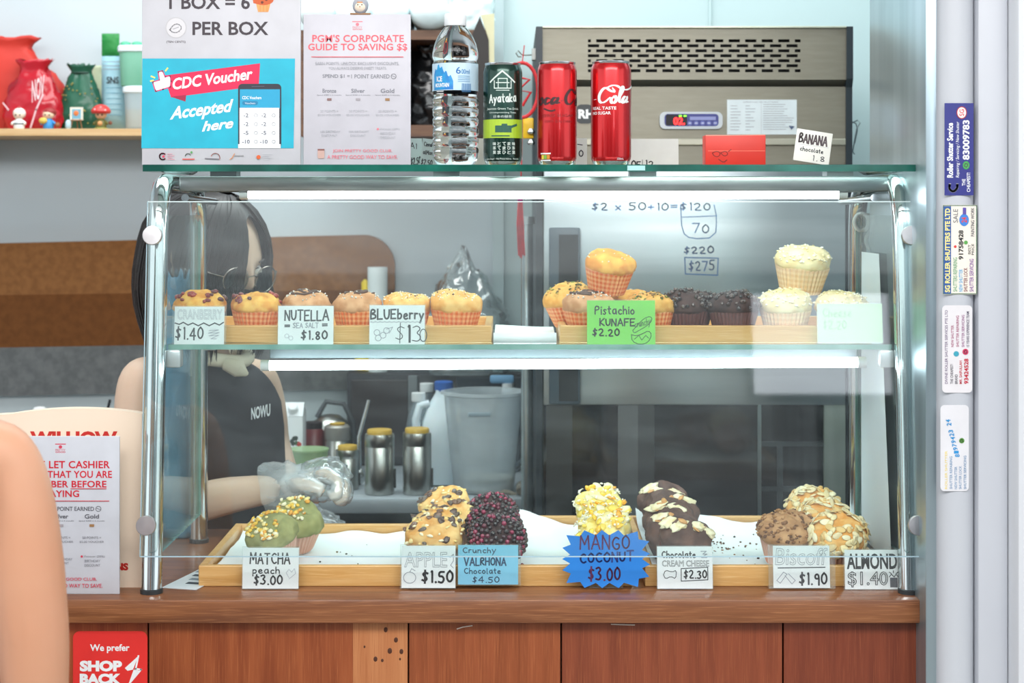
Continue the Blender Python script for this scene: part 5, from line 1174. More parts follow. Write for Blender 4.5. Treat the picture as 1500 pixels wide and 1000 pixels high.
MB().prism([(P(x, y, 1.17).x, P(x, y, 1.17).z) for x, y in ((704, 22), (724, 20), (724, 120), (717, 120), (716, 58))], 1.167, 1.173, mat('#c8c3a0', .6)).build('tan_edge', t)
# ================================================================ BACK WORKTOP AND ITS GOODS
YT0 = .95; ZT = P(0, 729, YT0).z
def onz(px, Y, z=None): v = P(px, 0, Y); v.z = ZT if z is None else z; return v
tx0, tx1 = -1.85, mY(779, YT0)
t = thing('steel_worktop', 'stainless steel worktop behind the display case at the back', 'worktop', ((tx0+tx1)/2, 1.2, 0))
MB().box((tx0, YT0, ZT-.032), (tx1, 1.485, ZT), mat('#c3cad0', .35, .25, '#b7bfc6', 6), .003).build('top', t, True)
for x in (tx0+.05, -.7, tx1-.05):
    for y in (1.0, 1.44): MB().tube([(x, y, 0), (x, y, ZT-.032)], .018, steel_b, 14).build('leg', t, True)
MB().box((tx0+.05, .98, .25), (tx1-.05, 1.46, .27), steel_b).build('lower_shelf', t)
MB().box((tx0+.02, 1.3, .3), (tx1-.02, 1.31, ZT-.04), mat('#3a3f44', .6)).build('rear_apron', t)
# dark appliance behind
t = thing('dark_oven', 'dark countertop oven behind the steel canisters', 'oven', onz(588, 1.4))
MB().box(onz(508, 1.38), (mY(776, 1.38), 1.48, P(0, 546, 1.38).z), mat('#3f3f44', .4, 0, '#35353a', 5), .004).build('oven_body', t, True)
MB().box(onz(514, 1.372)+Vector((0, 0, .02)), (mY(598, 1.372), 1.38, P(0, 556, 1.372).z), mat('#4a4648', .25), .003).build('door_panel', t)
MB().box(onz(668, 1.372)+Vector((0, 0, .02)), (mY(772, 1.372), 1.38, P(0, 552, 1.372).z), mat('#454a52', .25), .003).build('door_panel', t)
MB().box((mY(598, 1.37), 1.366, ZT+.01), (mY(612, 1.37), 1.38, P(0, 550, 1.37).z), mat('#8f9598', .3, .5), .002).build('door_frame', t)
can_st = mat('#c4c4bf', .3, 1, '#a5a5a0', 6); gold = mat('#d8b04c', .45)
def canister(label, px, yb, yt, w_, Y, group='steel canisters'):
    s = S(Y); t = thing('steel_canister', label, 'canister', onz(px, Y), group=group); r = w_*s/2; h = (yb-yt)*s
    MB().lathe([(r*.6, 0), (r*.96, .001), (r, .004), (r, h*.78), (r*.985, h*.785), (r*.985, h*.8), (r, h*.805), (r, h*.97), (r*.97, h), (r*.1, h)], can_st, 48).build('canister_body', t, True, world=False)
    MB().lathe([(r*.7, h-.002), (r*.85, h), (r*.85, h+.007), (r*.8, h+.009), (r*.1, h+.009)], gold, 40).build('lid', t, True, world=False)
    MB().box((r*.98, -.004, h*.1), (r*1.12, .004, h*.42), mat('#6a6a68', .3, .8), .001).build('clasp', t, world=False)
    return t
canister('steel canister with gold lid beside the gloved hand, middle one', 556, 725, 637, 43, 1.0)
canister('steel canister with gold lid left of the white jug', 611, 725, 635, 42, 1.0)
canister('lower steel canister partly hidden by the gloved hand', 509, 721, 663, 34, 1.06)
s = S(1.2); t = thing('shaker_flask', 'steel flask with grey screw lid and yellow top behind the gloved hand', 'flask', onz(494, 1.2))
MB().lathe([(.02, 0), (.028, .002), (.028, .082), (.026, .085)], can_st, 40).build('flask_body', t, True, world=False); MB().lathe([(.026, .083), (.028, .086), (.028, .112), (.024, .116), (.002, .117)], mat('#a5a09a', .4, .4), 40).build('screw_lid', t, True, world=False)
MB().lathe([(.016, .116), (.017, .12), (.002, .121)], gold, 30).build('yellow_top', t, True, world=False)
t = thing('ladle', 'long silver spoon handle standing up between the canisters', 'spoon', onz(526, 1.1))
MB().tube([onz(527, 1.1)+Vector((0, 0, .005)), P(526, 640, 1.1), P(540, 586, 1.1)], [.004, .0045, .0035], mat('#d9dcdc', .25, .9), 12).build('handle', t, True)
MB().ball(onz(526, 1.1)+Vector((0, 0, .02)), .014, mat('#c9cccc', .25, .9), 3, (1, .5, 1.3)).build('bowl', t, True)
# carton
t = thing('juice_carton', 'white drink carton with fruit print and blue band right of the worker', 'carton', onz(431, 1.15)); s = S(1.15)
w2 = 15*s; H_ = (ZT*0 + (1.5+(306-607)*s) - ZT); 
MB().box((-w2, -.03, 0), (w2, .03, H_), mat('#eceff1', .4), .002).build('carton_body', t, True, world=False)
MB().prism([(-.03, H_), (.03, H_), (.004, H_+.026), (-.004, H_+.026)], -w2, w2, mat('#eceff1', .4), 'x').build('gable', t, world=False)
MB().lathe([(.011, 0), (.011, .014), (.009, .016), (.001, .016)], WHITE, 24, T=Matrix.Translation((0, -.016, H_+.008)) @ Euler((R(35), 0, 0)).to_matrix().to_4x4()).build('screw_cap', t, True, world=False)
MB().box((-w2*.98, -.0305, .045), (w2*.98, -.0298, .062), mat('#2f5f9f', .5)).build('blue_band', t, world=False)
fb = MB(); rg = random.Random(3)
for i in range(12): fb.ball((rg.uniform(-w2*.8, w2*.8), -.030, rg.uniform(.07, .10)), .0055, mat(rg.choice(['#c33a35', '#3a5a35', '#6a2a4a', '#2d3a30']), .5), 1, (1, .12, 1))
fb.build('fruit_print', t, world=False)
t = thing('green_tub', 'translucent light green plastic tub between worker and canisters', 'tub', onz(452, 1.02)); 
MB().lathe([(.033, 0), (.036, .003), (.04, .085), (.042, .086), (.042, .09), (.038, .09)], mat('#b5d3a2', .35, 0, '#a6c792', 20, alpha=.7), 40).build('tub_body', t, True, world=False)
t = thing('sauce_jar', 'dark red sauce jar beside the white carton', 'jar', onz(459, 1.22)); MB().lathe([(.02, 0), (.024, .003), (.024, .1), (.018, .108)], mat('#6d3236', .3), 32).build('jar_body', t, True, world=False); MB().lathe([(.019, .105), (.02, .107), (.02, .12), (.002, .121)], mat('#3a3236', .4), 32).build('lid', t, True, world=False)
t = thing('kettle', 'steel kettle with curved black handle behind the flask', 'kettle', onz(484, 1.3))
MB().lathe([(.04, 0), (.05, .01), (.052, .06), (.04, .11), (.02, .125), (.002, .128)], can_st, 40).build('kettle_body', t, True, world=False)
MB().tube([(-.03, 0, .12), (-.01, 0, .155), (.03, 0, .15), (.05, 0, .11), (.052, 0, .06)], .006, mat('#4b4e52', .5), 12).build('handle', t, True, world=False)
# clear bottles, jug, pitcher
t0 = None
for i, px in enumerate((613, 625)):
    t = thing('clear_bottle', '%s clear plastic bottle with white cap, left of the white jug' % ['front', 'rear'][i], 'bottle', onz(px, 1.14+.1*i))
    k = .19 + .01*i
    MB().lathe([(.02, 0), (.027, .004), (.028, .02), (.028, .11), (.022, .15), (.012, .172), (.012, k-.012)], pane('bottle_clear_%d' % i, '#eef6fa', 2.4, 0, .10, '#dfeaf0'), 40).build('bottle_body', t, True, world=False)
    MB().lathe([(.0145, k-.016), (.015, k-.014), (.015, k+.002), (.002, k+.003)], WHITE, 32).build('cap', t, True, world=False)
t = thing('milk_jug', 'white plastic jug with blue cap and moulded handle on the worktop', 'jug', onz(650, 1.13)); s = S(1.08)
jm = mat('#e3edf2', .35, 0, '#d5e2ea', 10, sss=.1)
sq = lambda e: (lambda v, a, j: Vector((v.x*(abs(math.cos(a))**e+abs(math.sin(a))**e)**(-1/e), v.y*(abs(math.cos(a))**e+abs(math.sin(a))**e)**(-1/e), v.z)))
MB().lathe([(.03, 0), (.044, .004), (.047, .02), (.047, .11), (.045, .135), (.037, .16), (.024, .182), (.017, .195), (.017, .2)], jm, 48, nzf=sq(4)).build('jug_body', t, True, world=False)
MB().tube([(-.03, -.02, .172), (-.05, -.024, .168), (-.058, -.026, .14), (-.056, -.026, .1), (-.044, -.024, .085)], .0085, jm, 14).build('jug_handle', t, True, world=False)
MB().lathe([(.017, .197), (.0195, .199), (.0195, .216), (.017, .218), (.002, .219)], mat('#2c62b4', .4, 0, '#2456a4', 20), 40, flute=(.0004, lambda j: 0 < j < 4)).build('cap', t, True, world=False)
t = thing('plastic_pitcher', 'large frosted clear plastic measuring pitcher with handle on the worktop', 'pitcher', onz(712, 1.03)); s = S(1.05)
pm_ = pane('frosted_plastic', '#eef3f6', 2.0, .12, .36, '#eef4f7')
def pn_(v, a, j): 
    return v + Vector((-.012, 0, 0))*max(0, math.cos(a-math.pi))**8*(j > 5)
MB().lathe([(.02, 0), (.055, .003), (.058, .01), (.066, .09), (.075, .17), (.078, .2), (.082, .202), (.082, .208), (.0755, .208), (.07, .15), (.055, .012), (.02, .006)], pm_, 56, nzf=pn_).build('pitcher_body', t, True, world=False)
MB().lathe([(.02, .008), (.054, .0085), (.057, .03), (.05, .031), (.002, .031)], mat('#d9d6cc', .6, alpha=.8), 40).build('contents', t, True, world=False)
MB().tube([(.07, -.01, .185), (.082, -.014, .17), (.084, -.016, .12), (.078, -.014, .07), (.06, -.01, .05)], .0055, mat('#7b8794', .3, alpha=.8), 12).build('pitcher_handle', t, True, world=False)
MB().box((-.035, -.079, .165), (.01, -.0765, .172), mat('#9fb0bb', .4), .001).build('measure_mark', t, world=False)
t = thing('rolled_cloth', 'rolled beige cloth on the worktop in front of the pitcher', 'cloth', onz(752, .985)); rc = mat('#a49a8c', .8, 0, '#8d8375', 30, bump=.3)
vs = MB(); sp = [(mY(764, .985)+(.003+.0011*k)*math.cos(k*.55), ZT+.0135+(.003+.0011*k*.62)*math.sin(k*.55)) for k in range(15)]
for a_, b_2 in zip(sp, sp[1:]): 
    vs.add([(a_[0], .965, a_[1]), (b_2[0], .965, b_2[1]), (b_2[0], 1.02, b_2[1]), (a_[0], 1.02, a_[1])], [[0, 1, 2, 3]], rc)
vs.tube([(mY(764, .985), .97, ZT+.0125), (mY(764, .985), 1.02, ZT+.0125)], .011, rc, 20); vs.build('roll', t)
fl = MB(); pts = [(mY(697+6*k, .985), ZT+.004+.003*math.sin(k*1.1)) for k in range(11)]
fl.tube([(x, .985, z) for x, z in pts], [.003]+[.0045]*9+[.003], rc, 10); fl.build('flat_end', t, True)
t = thing('banana_cloth', 'yellowish rag tucked behind the pitcher at the end of the worktop', 'rag', onz(774, 1.02)); MB().ball(onz(774, 1.02)+Vector((0, 0, .032)), .03, mat('#b5aa6a', .8, 0, '#9c9052', 40), 3, (.35, .5, 1.1), jit=.4).build('rag_body', t, True)
# blue bottles behind
t = thing('spray_bottle', 'pale bottle with light blue spray head behind the pitcher', 'bottle', onz(744, 1.3)); s = S(1.3)
MB().lathe([(.022, 0), (.026, .004), (.026, .13), (.012, .16), (.011, .18)], mat('#dfe8ee', .4, alpha=.8), 32).build('bottle_body', t, True, world=False)
hb = MB(); hb.lathe([(.013, .178), (.013, .196)], WHITE, 24); hb.box((-.04, -.008, .196), (.014, .008, .214), mat('#7fb0d6', .4), .005); hb.build('spray_head', t, True, world=False)
t = thing('paper_roll', 'upright roll of white paper on the oven behind the blueberry card', 'paper roll', P(553, 546, 1.42)); z_ = P(0, 546, 1.38).z
t.location.z = z_; s = S(1.42); hR = P(0, 391, 1.42).z - z_
MB().lathe([(.004, 0), (14.5*s, .0), (14.5*s, hR), (6*s, hR), (5*s, hR-.01)], mat('#e4ecec', .7), 40).build('roll_body', t, True, world=False)
t = thing('yellow_bottle', 'yellow squeeze bottle left of the white paper roll', 'bottle', P(535, 546, 1.43)); t.location.z = z_; hY = P(0, 420, 1.43).z - z_
MB().lathe([(.008, 0), (.024, .003), (.024, hY*.86), (.013, hY*.93), (.009, hY*.94), (.009, hY*1.05), (.003, hY*1.09)], mat('#e8c81f', .4), 32).build('bottle_body', t, True, world=False)
bgt, hw, h = bag('clear_bag', 'clear knotted plastic bag of goods standing behind the shelf', 622, 370, 738, 548, 1.36, pane('clear_bag_film', '#f2f6f6', 3.0, .3, .05, '#dfe6e6'), .1, .55, 41, .05, .2, z_, flare=-.05)
# left: white teapot-like pot and glass with spoon on the worktop
t = thing('white_pot', 'white lidded pot behind the cream board at the left', 'pot', onz(58, 1.25)); s = S(1.25)
MB().lathe([(.03, 0), (.05, .01), (.056, .06), (.05, .1), (.04, .108)], mat('#e8eef0', .35), 40).build('pot_body', t, True, world=False); MB().lathe([(.044, .106), (.046, .11), (.04, .116), (.016, .12), (.014, .13), (.01, .133), (.001, .134)], WHITE, 40).build('lid', t, True, world=False)
t.location = onz(58, 1.25); t.scale = (1, 1, 1.12)
t = thing('glass_dish', 'shallow glass dish with a dark spoon behind the cream board', 'dish', onz(128, 1.25))
MB().lathe([(.03, 0), (.045, .004), (.055, .12), (.053, .12)], pane('dish_glass', '#e6f0f2', 2.5, 0, .12), 40).build('dish_body', t, True, world=False); MB().tube([(.02, 0, .05), (.05, 0, .165)], .003, INK, 8).build('spoon', t, True, world=False)

# ================================================================ LEFT OF THE CASE: CREAM BOARD + FLYER
cream = mat('#f3dfca', .5, 0, '#efd9c2', 3)
Yc = .035; bl = P(100, 864, Yc); zc0 = ZC
t = thing('cream_board', 'cream board with arched top and red lettering, left of the display case', 'board', (bl.x, Yc, zc0))
top = [(0+ (212-0)*k/14, 598 + 9.5*((k-7.5)/7)**2*1.0) for k in range(15)]
pl = [(P(-30, 0, Yc).x, zc0), (P(208, 0, Yc).x, zc0)] + [(P(x if x > 0 else -30, y, Yc).x, P(0, y, Yc).z) for x, y in top[::-1]]
pl[2] = (P(208, 0, Yc).x, pl[2][1])
MB().prism(pl, Yc, Yc+.022, cream).build('board_panel', t)
MB().box((P(20, 0, Yc).x, Yc+.022, zc0), (P(190, 0, Yc).x, Yc+.10, zc0+.012), cream, .002).build('foot', t)
B = Board(t, 100, 860, Yc, 0); RB_ = mat('#c9251c', .5); B.T('WILLIOW', 44, 631, 172, 652, RB_, .05); B.T('BUNS', 150, 824, 188, 835, RB_, .06); B.build()
th, b = stand_board('cashier_sign', 'white acrylic sign asking to let the cashier know, on the counter at left', 'sign', 12, 638, 176, 869, -.005, .004, mat('#cccfd7', .4), 0, zfix=ZC)
DR = mat('#d2102c', .5)
guide_print(b, 8, 638, 1.047, [('PLEASE LET CASHIER', 20, 674, 162, 685), ('KNOW THAT YOU ARE', 24, 688.5, 165, 699), ('A MEMBER BEFORE', 30, 703, 157, 713), ('PAYING', 67, 717, 117, 727)], (DR, mat('#55565f', .5), mat('#8a8b94', .5), mat('#d6405a', .5)), 1.045, 11)
b.line([(105, 714.5), (157, 714.5)], 1, DR); b.line([(28, 732.5), (161, 732.5)], 1, DR); done(b)

# blue bag hanging inside the left end
bag('blue_bag', 'light blue plastic bag of supplies behind the left glass side', 238, 395, 282, 772, .42, mat('#8cc6e6', .35, 0, '#74b5dc', 8, alpha=.9), .75, .6, 51, .06, .12, ZC+.002, rows=34)
# right end: hanging ring hooks, cards behind
t = thing('hook_rack', 'steel strip with white plastic rings hanging at the right end of the case', 'hook rack', P(1295, 392, .36))
MB().box(P(1268, 340, .36), P(1332, 312, .362), steel_b, .001).build('strip', t)
for x, y in ((1262, 325), (1308, 322), (1279, 352)):
    c = P(x, y, .352); MB().tube([c+Vector((.012*math.cos(R(a)), 0, .0145*math.sin(R(a)))) for a in range(0, 361, 20)], .0032, mat('#e8ecec', .4), 10, cap=False).build('ring', t, True)
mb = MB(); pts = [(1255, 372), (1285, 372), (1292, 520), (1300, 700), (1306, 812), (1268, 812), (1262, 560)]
t = thing('reflection_sheet', 'white sheet taped inside the right side glass of the case', 'paper', (XR-.008, .2, .962))  # pale reflection in the side glass, built as a solid sheet
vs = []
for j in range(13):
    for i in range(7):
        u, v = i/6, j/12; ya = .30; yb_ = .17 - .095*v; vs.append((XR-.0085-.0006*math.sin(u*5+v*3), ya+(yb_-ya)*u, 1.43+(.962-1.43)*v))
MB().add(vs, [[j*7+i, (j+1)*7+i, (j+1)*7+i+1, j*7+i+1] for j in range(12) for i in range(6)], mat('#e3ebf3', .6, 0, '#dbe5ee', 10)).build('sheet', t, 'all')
bag('supply_bag', 'grey green crumpled packet lying behind the right side glass', 1285, 375, 1322, 470, .7, mat('#9fb4b2', .35, 0, '#7d9896', 9), .5, .5, 61, .1, .14, P(0, 470, .6).z)
t = thing('side_panel', 'dark steel cabinet edge beyond the right end of the case', 'cabinet', (mY(1325, .62), .62, 0))
MB().box((mY(1292, .6), .6, 0), (mY(1352, .6), .8, P(0, 470, .6).z), mat('#8d989d', .35, .2, '#7f8a90', 4), .003).build('cabinet_body', t, True)
MB().box((mY(1296, .6), .594, .2), (mY(1340, .6), .6, P(0, 490, .6).z), mat('#6d787e', .35, .2), .002).build('door', t)
# thermostat
t = thing('thermometer', 'small white digital thermometer box above the right end of the top glass', 'thermometer', P(1320, 247, .22)); t.location.z = TOPZ
s = S(.22); MB().box((-18*s, -.008, 0), (18*s, .008, 26*s), mat('#eef3f1', .4), .003).build('casing', t, True, world=False); MB().box((-9*s, -.0087, 16*s), (8*s, -.0078, 22*s), mat('#9fb0a4', .3)).build('display', t, world=False)
MB().box((-11*s, -.0084, 9*s), (11*s, -.0078, 11*s), mat('#e2b6b0', .5)).build('print', t, world=False)
# wires right of the chiller
t = thing('wire_loops', 'grey wire loops hanging on the right side of the chiller', 'wire', P(1252, 226, .8))
MB().tube([P(1248, 180, .8), P(1256, 176, .8), P(1260, 180, .8), P(1255, 188, .8), P(1252, 205, .8), P(1249, 222, .8), P(1252, 226, .8)], .0012, mat('#77848a', .3, .8), 8).tube([P(1248, 178, .805), P(1254, 181, .805), P(1256, 190, .805), P(1252, 210, .805)], .0012, mat('#77848a', .3, .8), 8).build('wire', t, True)

# ================================================================ STICKERS ON THE COLUMN
YP = -.1012
def st(label, x0, y0, x1, y1, col, r=0): return flat_thing('shutter_sticker', label, 'sticker', x0, y0, x1, y1, YP, mat(col, .4), .0006, r, 'trade stickers on the column')
SB = {'rot': 90}
t, b = st('dark blue sticker for roller shutter service on the white column, topmost', 1383.5, 151, 1426, 286, '#2b2f7f')
b.T('Roller Shutter Service', 1387, 180, 1396, 260, WHITE, .03, **SB); b.T('Repairing / Servicing / New Shutter', 1400, 178, 1406, 260, WHITE, 0, .2, **SB); b.T('83009783', 1410, 176, 1420, 234, WHITE, .03, **SB)
b.T('THE', 1409, 262, 1414, 272, WHITE, .01, **SB); b.T('CHEAPEST!', 1416, 253, 1421, 281, WHITE, .01, **SB); b.disc(1415, 242, 5, mat('#3c9a4c', .4), ry=6); b.ring(1415, 242, 2.6, 1, WHITE)
b.disc(1408.5, 165, 7.5, mat('#f3e6e6', .4), ry=9); b.ring(1408.5, 165, 7, 1.2, mat('#d23a3a', .4), ry=8.5); b.T('SG', 1405, 160, 1412, 170, mat('#d23a3a', .4), .02, **SB)
b.line([(1391, 270), (1390, 277), (1396, 281), (1402, 276), (1402, 270)], 3.4, WHITE, 2); b.build()
t, b = st('cream sticker with blue edge and yellow lettering for roller shutters on the column', 1381, 300, 1431, 431, '#e9e2d6')
GRb = mat('#3f6a4c', .4); b.line([(1381.7, 301), (1430.3, 301), (1430.3, 430), (1381.7, 430), (1381.7, 301)], 1.2, GRb)
b.rect(1382, 302, 1393, 430, mat('#2c5596', .4)); b.T('SG ROLLER SHUTTERS PTE LTD', 1384, 305, 1391.5, 428, mat('#efe08a', .4), .035, **SB)
b.T('SHUTTERS REPAIRING', 1396, 377, 1402, 427, mat('#4a9a66', .4), .01, **SB); b.T('NEW SHUTTER', 1404.5, 394, 1410, 427, mat('#3a9fd4', .4), .01, **SB); b.T('SHUTTER LOCK', 1411.5, 392, 1417, 427, mat('#7a2f3c', .4), .01, **SB); b.T('SHUTTER SERVICING', 1420, 379, 1426, 427, mat('#7a3f9a', .4), .01, **SB)
b.T('91758428', 1404, 337, 1411, 380, INK, .03, rot=90, slope=0); b.T('PAINTING WORK', 1422, 304, 1427, 346, mat('#55505a', .4), .01, **SB); b.T('SALE', 1396, 306, 1403, 326, mat('#6a6a70', .4), 0, **SB); b.T('BEST', 1418, 358, 1421.5, 372, INK, 0, **SB); b.T('PRICE', 1423, 357, 1426.5, 373, INK, 0, **SB)
b.disc(1412, 322, 7, mat('#3a7fd0', .4), ry=9); b.T('24', 1408, 318, 1416, 326, mat('#d23a3a', .4), .03, **SB); b.rect(1410, 304, 1415, 314, mat('#5a4aa0', .4)); b.disc(1399, 361, 2, mat('#d23a3a', .4)); b.disc(1414.5, 355, 2.8, mat('#58a04c', .4)); b.build()
t, b = st('white rounded sticker with dark red number, third down the column', 1380, 447, 1424, 575, '#dddadd', 6)
V = mat('#5b3f6e', .4); b.T('DIVINE ROLLER SHUTTER SERVICES PTE LTD', 1384, 454, 1388, 562, V, .01, **SB)
for tx, x, y0, y1, c in (('NEW SHUTTER', 1393, 476, 508, '#a03a6a'), ('SHUTTER REPAIRING', 1400.5, 462, 508, '#a03a6a'), ('SHUTTER SERVICING', 1408.5, 461, 508, '#8a3a7a'), ('15 YEARS EXPERIENCE TEAM', 1415.5, 456, 508, '#4a3f5e'), ('THE CHEAPEST!', 1392, 533, 562, '#55505a'), ('BRAND', 1398.5, 548, 562, '#55505a'), ('MR. SAIFULLAH', 1405, 528, 562, '#c02a3a')):
    b.T(tx, x, y0, x+4, y1, mat(c, .4), .012, **SB)
b.T('93424528', 1412, 525, 1418.5, 562, mat('#c0203a', .4), .03, **SB); b.disc(1400.5, 518, 4, mat('#3a9ab0', .4)); b.disc(1414, 515, 4.4, mat('#c8285a', .4)); b.ring(1414, 515, 2, 1, WHITE); b.build()
t, b = st('pale sticker with slanted blue number, lowest on the column', 1377.5, 593, 1419, 719, '#dcdbdf', 6)
b.T('ROLLER SHUTTER', 1384, 660, 1387.5, 716, mat('#e6cf6a', .4), .015, **SB)
for tx, x, y0 in (('SHUTTER REPAIRING', 1391, 668), ('NEW SHUTTER', 1398, 683), ('SHUTTER LOCK', 1404.5, 682), ('SHUTTER SERVICING', 1411.5, 667)): b.T(tx, x, y0, x+3.8, 716, mat('#6a90b4', .4), .012, **SB)
for i, c in enumerate('81979423 24'):
    y = 667 - i*5.1; x = 1402 - i*1.35
    if c != ' ': b.T(c, x-3.5, y-2.1, x+3.5, y+2.1, mat('#2f90cc', .4), .03, rot=90)
b.disc(1408.5, 645, 3.8, mat('#4a8a2a', .4)); b.ring(1408.5, 645, 1.8, .9, WHITE); b.build()

# ================================================================ PEOPLE
def skin_mesh(chains):
    """chains: list of (points[(Vector, radius)], attach or None). returns evaluated vertices/faces"""
    out = MB(); mm = mat('#ffffff')
    me = bpy.data.meshes.new('s'); vs, es, rs, roots = [], [], [], []
    idx = {}
    for nm, pts, start in chains:
        prev = idx.get(start) if start else None
        for k, (p, r) in enumerate(pts):
            i = len(vs); vs.append(Vector(p)); rs.append(r); idx[(nm, k)] = i
            if prev is not None: es.append((prev, i))
            elif k == 0: roots.append(i)
            prev = i
    me.from_pydata(vs, es, []); ob = bpy.data.objects.new('s', me); C.objects.link(ob)
    sk = ob.modifiers.new('s', 'SKIN'); sk.branch_smoothing = .6
    if not me.skin_vertices: me.attributes  # layer is created by the modifier
    lay = me.skin_vertices[0].data
    for i, r in enumerate(rs):
        rr = r if isinstance(r, (tuple, list)) else (r, r); lay[i].radius = rr; lay[i].use_root = i in roots
    sb = ob.modifiers.new('b', 'SUBSURF'); sb.levels = 2
    dg = bpy.context.evaluated_depsgraph_get(); dg.update(); ev = ob.evaluated_get(dg); m2 = bpy.data.meshes.new_from_object(ev)
    V = [v.co.copy() for v in m2.vertices]; Fc = [list(p.vertices) for p in m2.polygons]
    C.objects.unlink(ob); bpy.data.objects.remove(ob); bpy.data.meshes.remove(m2); bpy.data.meshes.remove(me)
    return V, Fc
def remeshed(mbs, name, m, parent, voxel=.004, smooth_=4):
    me = bpy.data.meshes.new('r'); V = []; Fc = []
    for v, f in mbs: b = len(V); V += v; Fc += [[i+b for i in q] for q in f]
    me.from_pydata(V, [], Fc); ob = bpy.data.objects.new('r', me); C.objects.link(ob)
    r = ob.modifiers.new('r', 'REMESH'); r.mode = 'VOXEL'; r.voxel_size = voxel
    s = ob.modifiers.new('s', 'SMOOTH'); s.iterations = smooth_; s.factor = .5
    dg = bpy.context.evaluated_depsgraph_get(); dg.update(); m2 = bpy.data.meshes.new_from_object(ob.evaluated_get(dg))
    off = absloc(parent)
    m2.transform(Matrix.Translation(-off)); m2.materials.clear(); m2.materials.append(m); m2.polygons.foreach_set('use_smooth', [True]*len(m2.polygons))
    C.objects.unlink(ob); bpy.data.objects.remove(ob)
    o = bpy.data.objects.new(name, m2); C.objects.link(o); o.parent = parent; m2.name = name; return o
def head_mesh(T):
    n, J = 64, 48; vs = []
    g = lambda x, s: math.exp(-(x/s)**2)
    for j in range(J+1):
        e = -math.pi/2 + math.pi*j/J
        for k in range(n):
            a = 2*math.pi*k/n; x = math.cos(e)*math.sin(a); y = -math.cos(e)*math.cos(a); z = math.sin(e)
            X, Y, Z = x*.073, y*.094, z*.115
            if z < -.05: X *= 1-.34*min(1, (-z-.05)/.9)**1.3; Y *= 1-.1*min(1, (-z)/.9) if y < 0 else 1-.42*min(1, -z)
            if Y > 0: Y *= 1.06
            if y < -.2:
                Y += -.021*g(X, .0105)*g(Z+.016, .021)*1.0 - .006*g(X, .008)*g(Z-.012, .02)
                Y += .009*(g(X-.032, .015)+g(X+.032, .015))*g(Z-.004, .013); Y -= .004*g(abs(X)-.03, .02)*g(Z-.028, .01)
                Y -= .006*g(X, .016)*g(Z+.055, .008) ; Y += .004*g(X, .02)*g(Z+.071, .006); Y -= .006*g(X, .018)*g(Z+.092, .012)
            vs.append(T @ Vector((X, Y, Z)))
    fs = [[j*n+k, j*n+(k+1) % n, (j+1)*n+(k+1) % n, (j+1)*n+k] for j in range(J) for k in range(n)]
    m = MB().add(vs, fs, WHITE)
    for sx in (-1, 1): m.ball(T @ Vector((sx*.074, .008, -.008)), .028, WHITE, 3, (.32, .6, 1), rot=T.to_euler())
    return m.v, m.f
def hand(wr, d, n, side, L=.18, curl=.6, spread=.021, rf=.0085):
    """fingers grown from a palm: wr wrist, d finger direction, n palm-down normal, side = +1 thumb towards d x n"""
    d = Vector(d).normalized(); n = (Vector(n) - d*Vector(n).dot(d)).normalized(); t = d.cross(n)*side; chains = []
    palm = [(wr, .022), (wr+d*.03, (.026, .018)), (wr+d*.062, (.034, .0165)), (wr+d*.088, (.036, .014))]; chains.append(('palm', palm, None))
    for i, (o_, ln) in enumerate(((1.5, .072), (.5, .08), (-.5, .074), (-1.5, .058))):
        p = wr + d*.07 + t*(o_*spread*.85); b0 = wr + d*.09 + t*(o_*spread); dd = d.copy(); pts = [(p, rf), (b0, rf*1.05)]; cur = b0; a = 0
        for q, fr in enumerate((.45, .32, .25)):
            a += curl*(.8+.25*q); v = (d*math.cos(a)+n*math.sin(a)); cur = cur + v*ln*fr + t*o_*.001; pts.append((cur.copy(), rf*(1-.1*q)))
        chains.append(('f%d' % i, pts, None))
    th = [(wr+d*.02+t*.012, .012), (wr+d*.04+t*.034+n*.006, .0115), (wr+d*.065+t*.044+n*.02, .0105), (wr+d*.088+t*.038+n*.034, .009)]
    chains.append(('thumb', th, None)); return chains
skin = mat('#dcc0aa', .55, 0, '#d4b49c', 7, sss=.05); hairm = mat('#231c1c', .38, 0, '#15100f', 90, sc3=(1, 1, .1)); 
V3 = Vector
def hair_surface(T, H, endz, face=38, puff=1.0, off=.012):
    Rm = T.to_3x3()
    def path(phi, t, o_=0, e_=0):
        fx = abs(phi); rx, ry, rz = .079+off, .098+off, .117+off
        back = max(0, -math.cos(phi)); ry2 = ry*(1+.72*back*puff); E = math.pi/2*(1-min(1, t/.5)) - .1
        base = T @ V3((math.sin(phi)*rx*math.cos(E)*(1+o_), -math.cos(phi)*ry2*math.cos(E)*(1+o_), rz*math.sin(E)*(1+o_*.3)))
        if t > .5:
            u = (t-.5)/.5; z0 = base.z; zz = z0+(endz+e_-z0)*u; c = V3((H.x, H.y, 0)); dirv = V3((base.x-H.x, base.y-H.y, 0))
            k = 1 + .10*math.sin(u*3.0) - .22*u*u + .1*max(0, u-.8); return V3((H.x+dirv.x*k, H.y+dirv.y*k, zz))
        return base
    return path
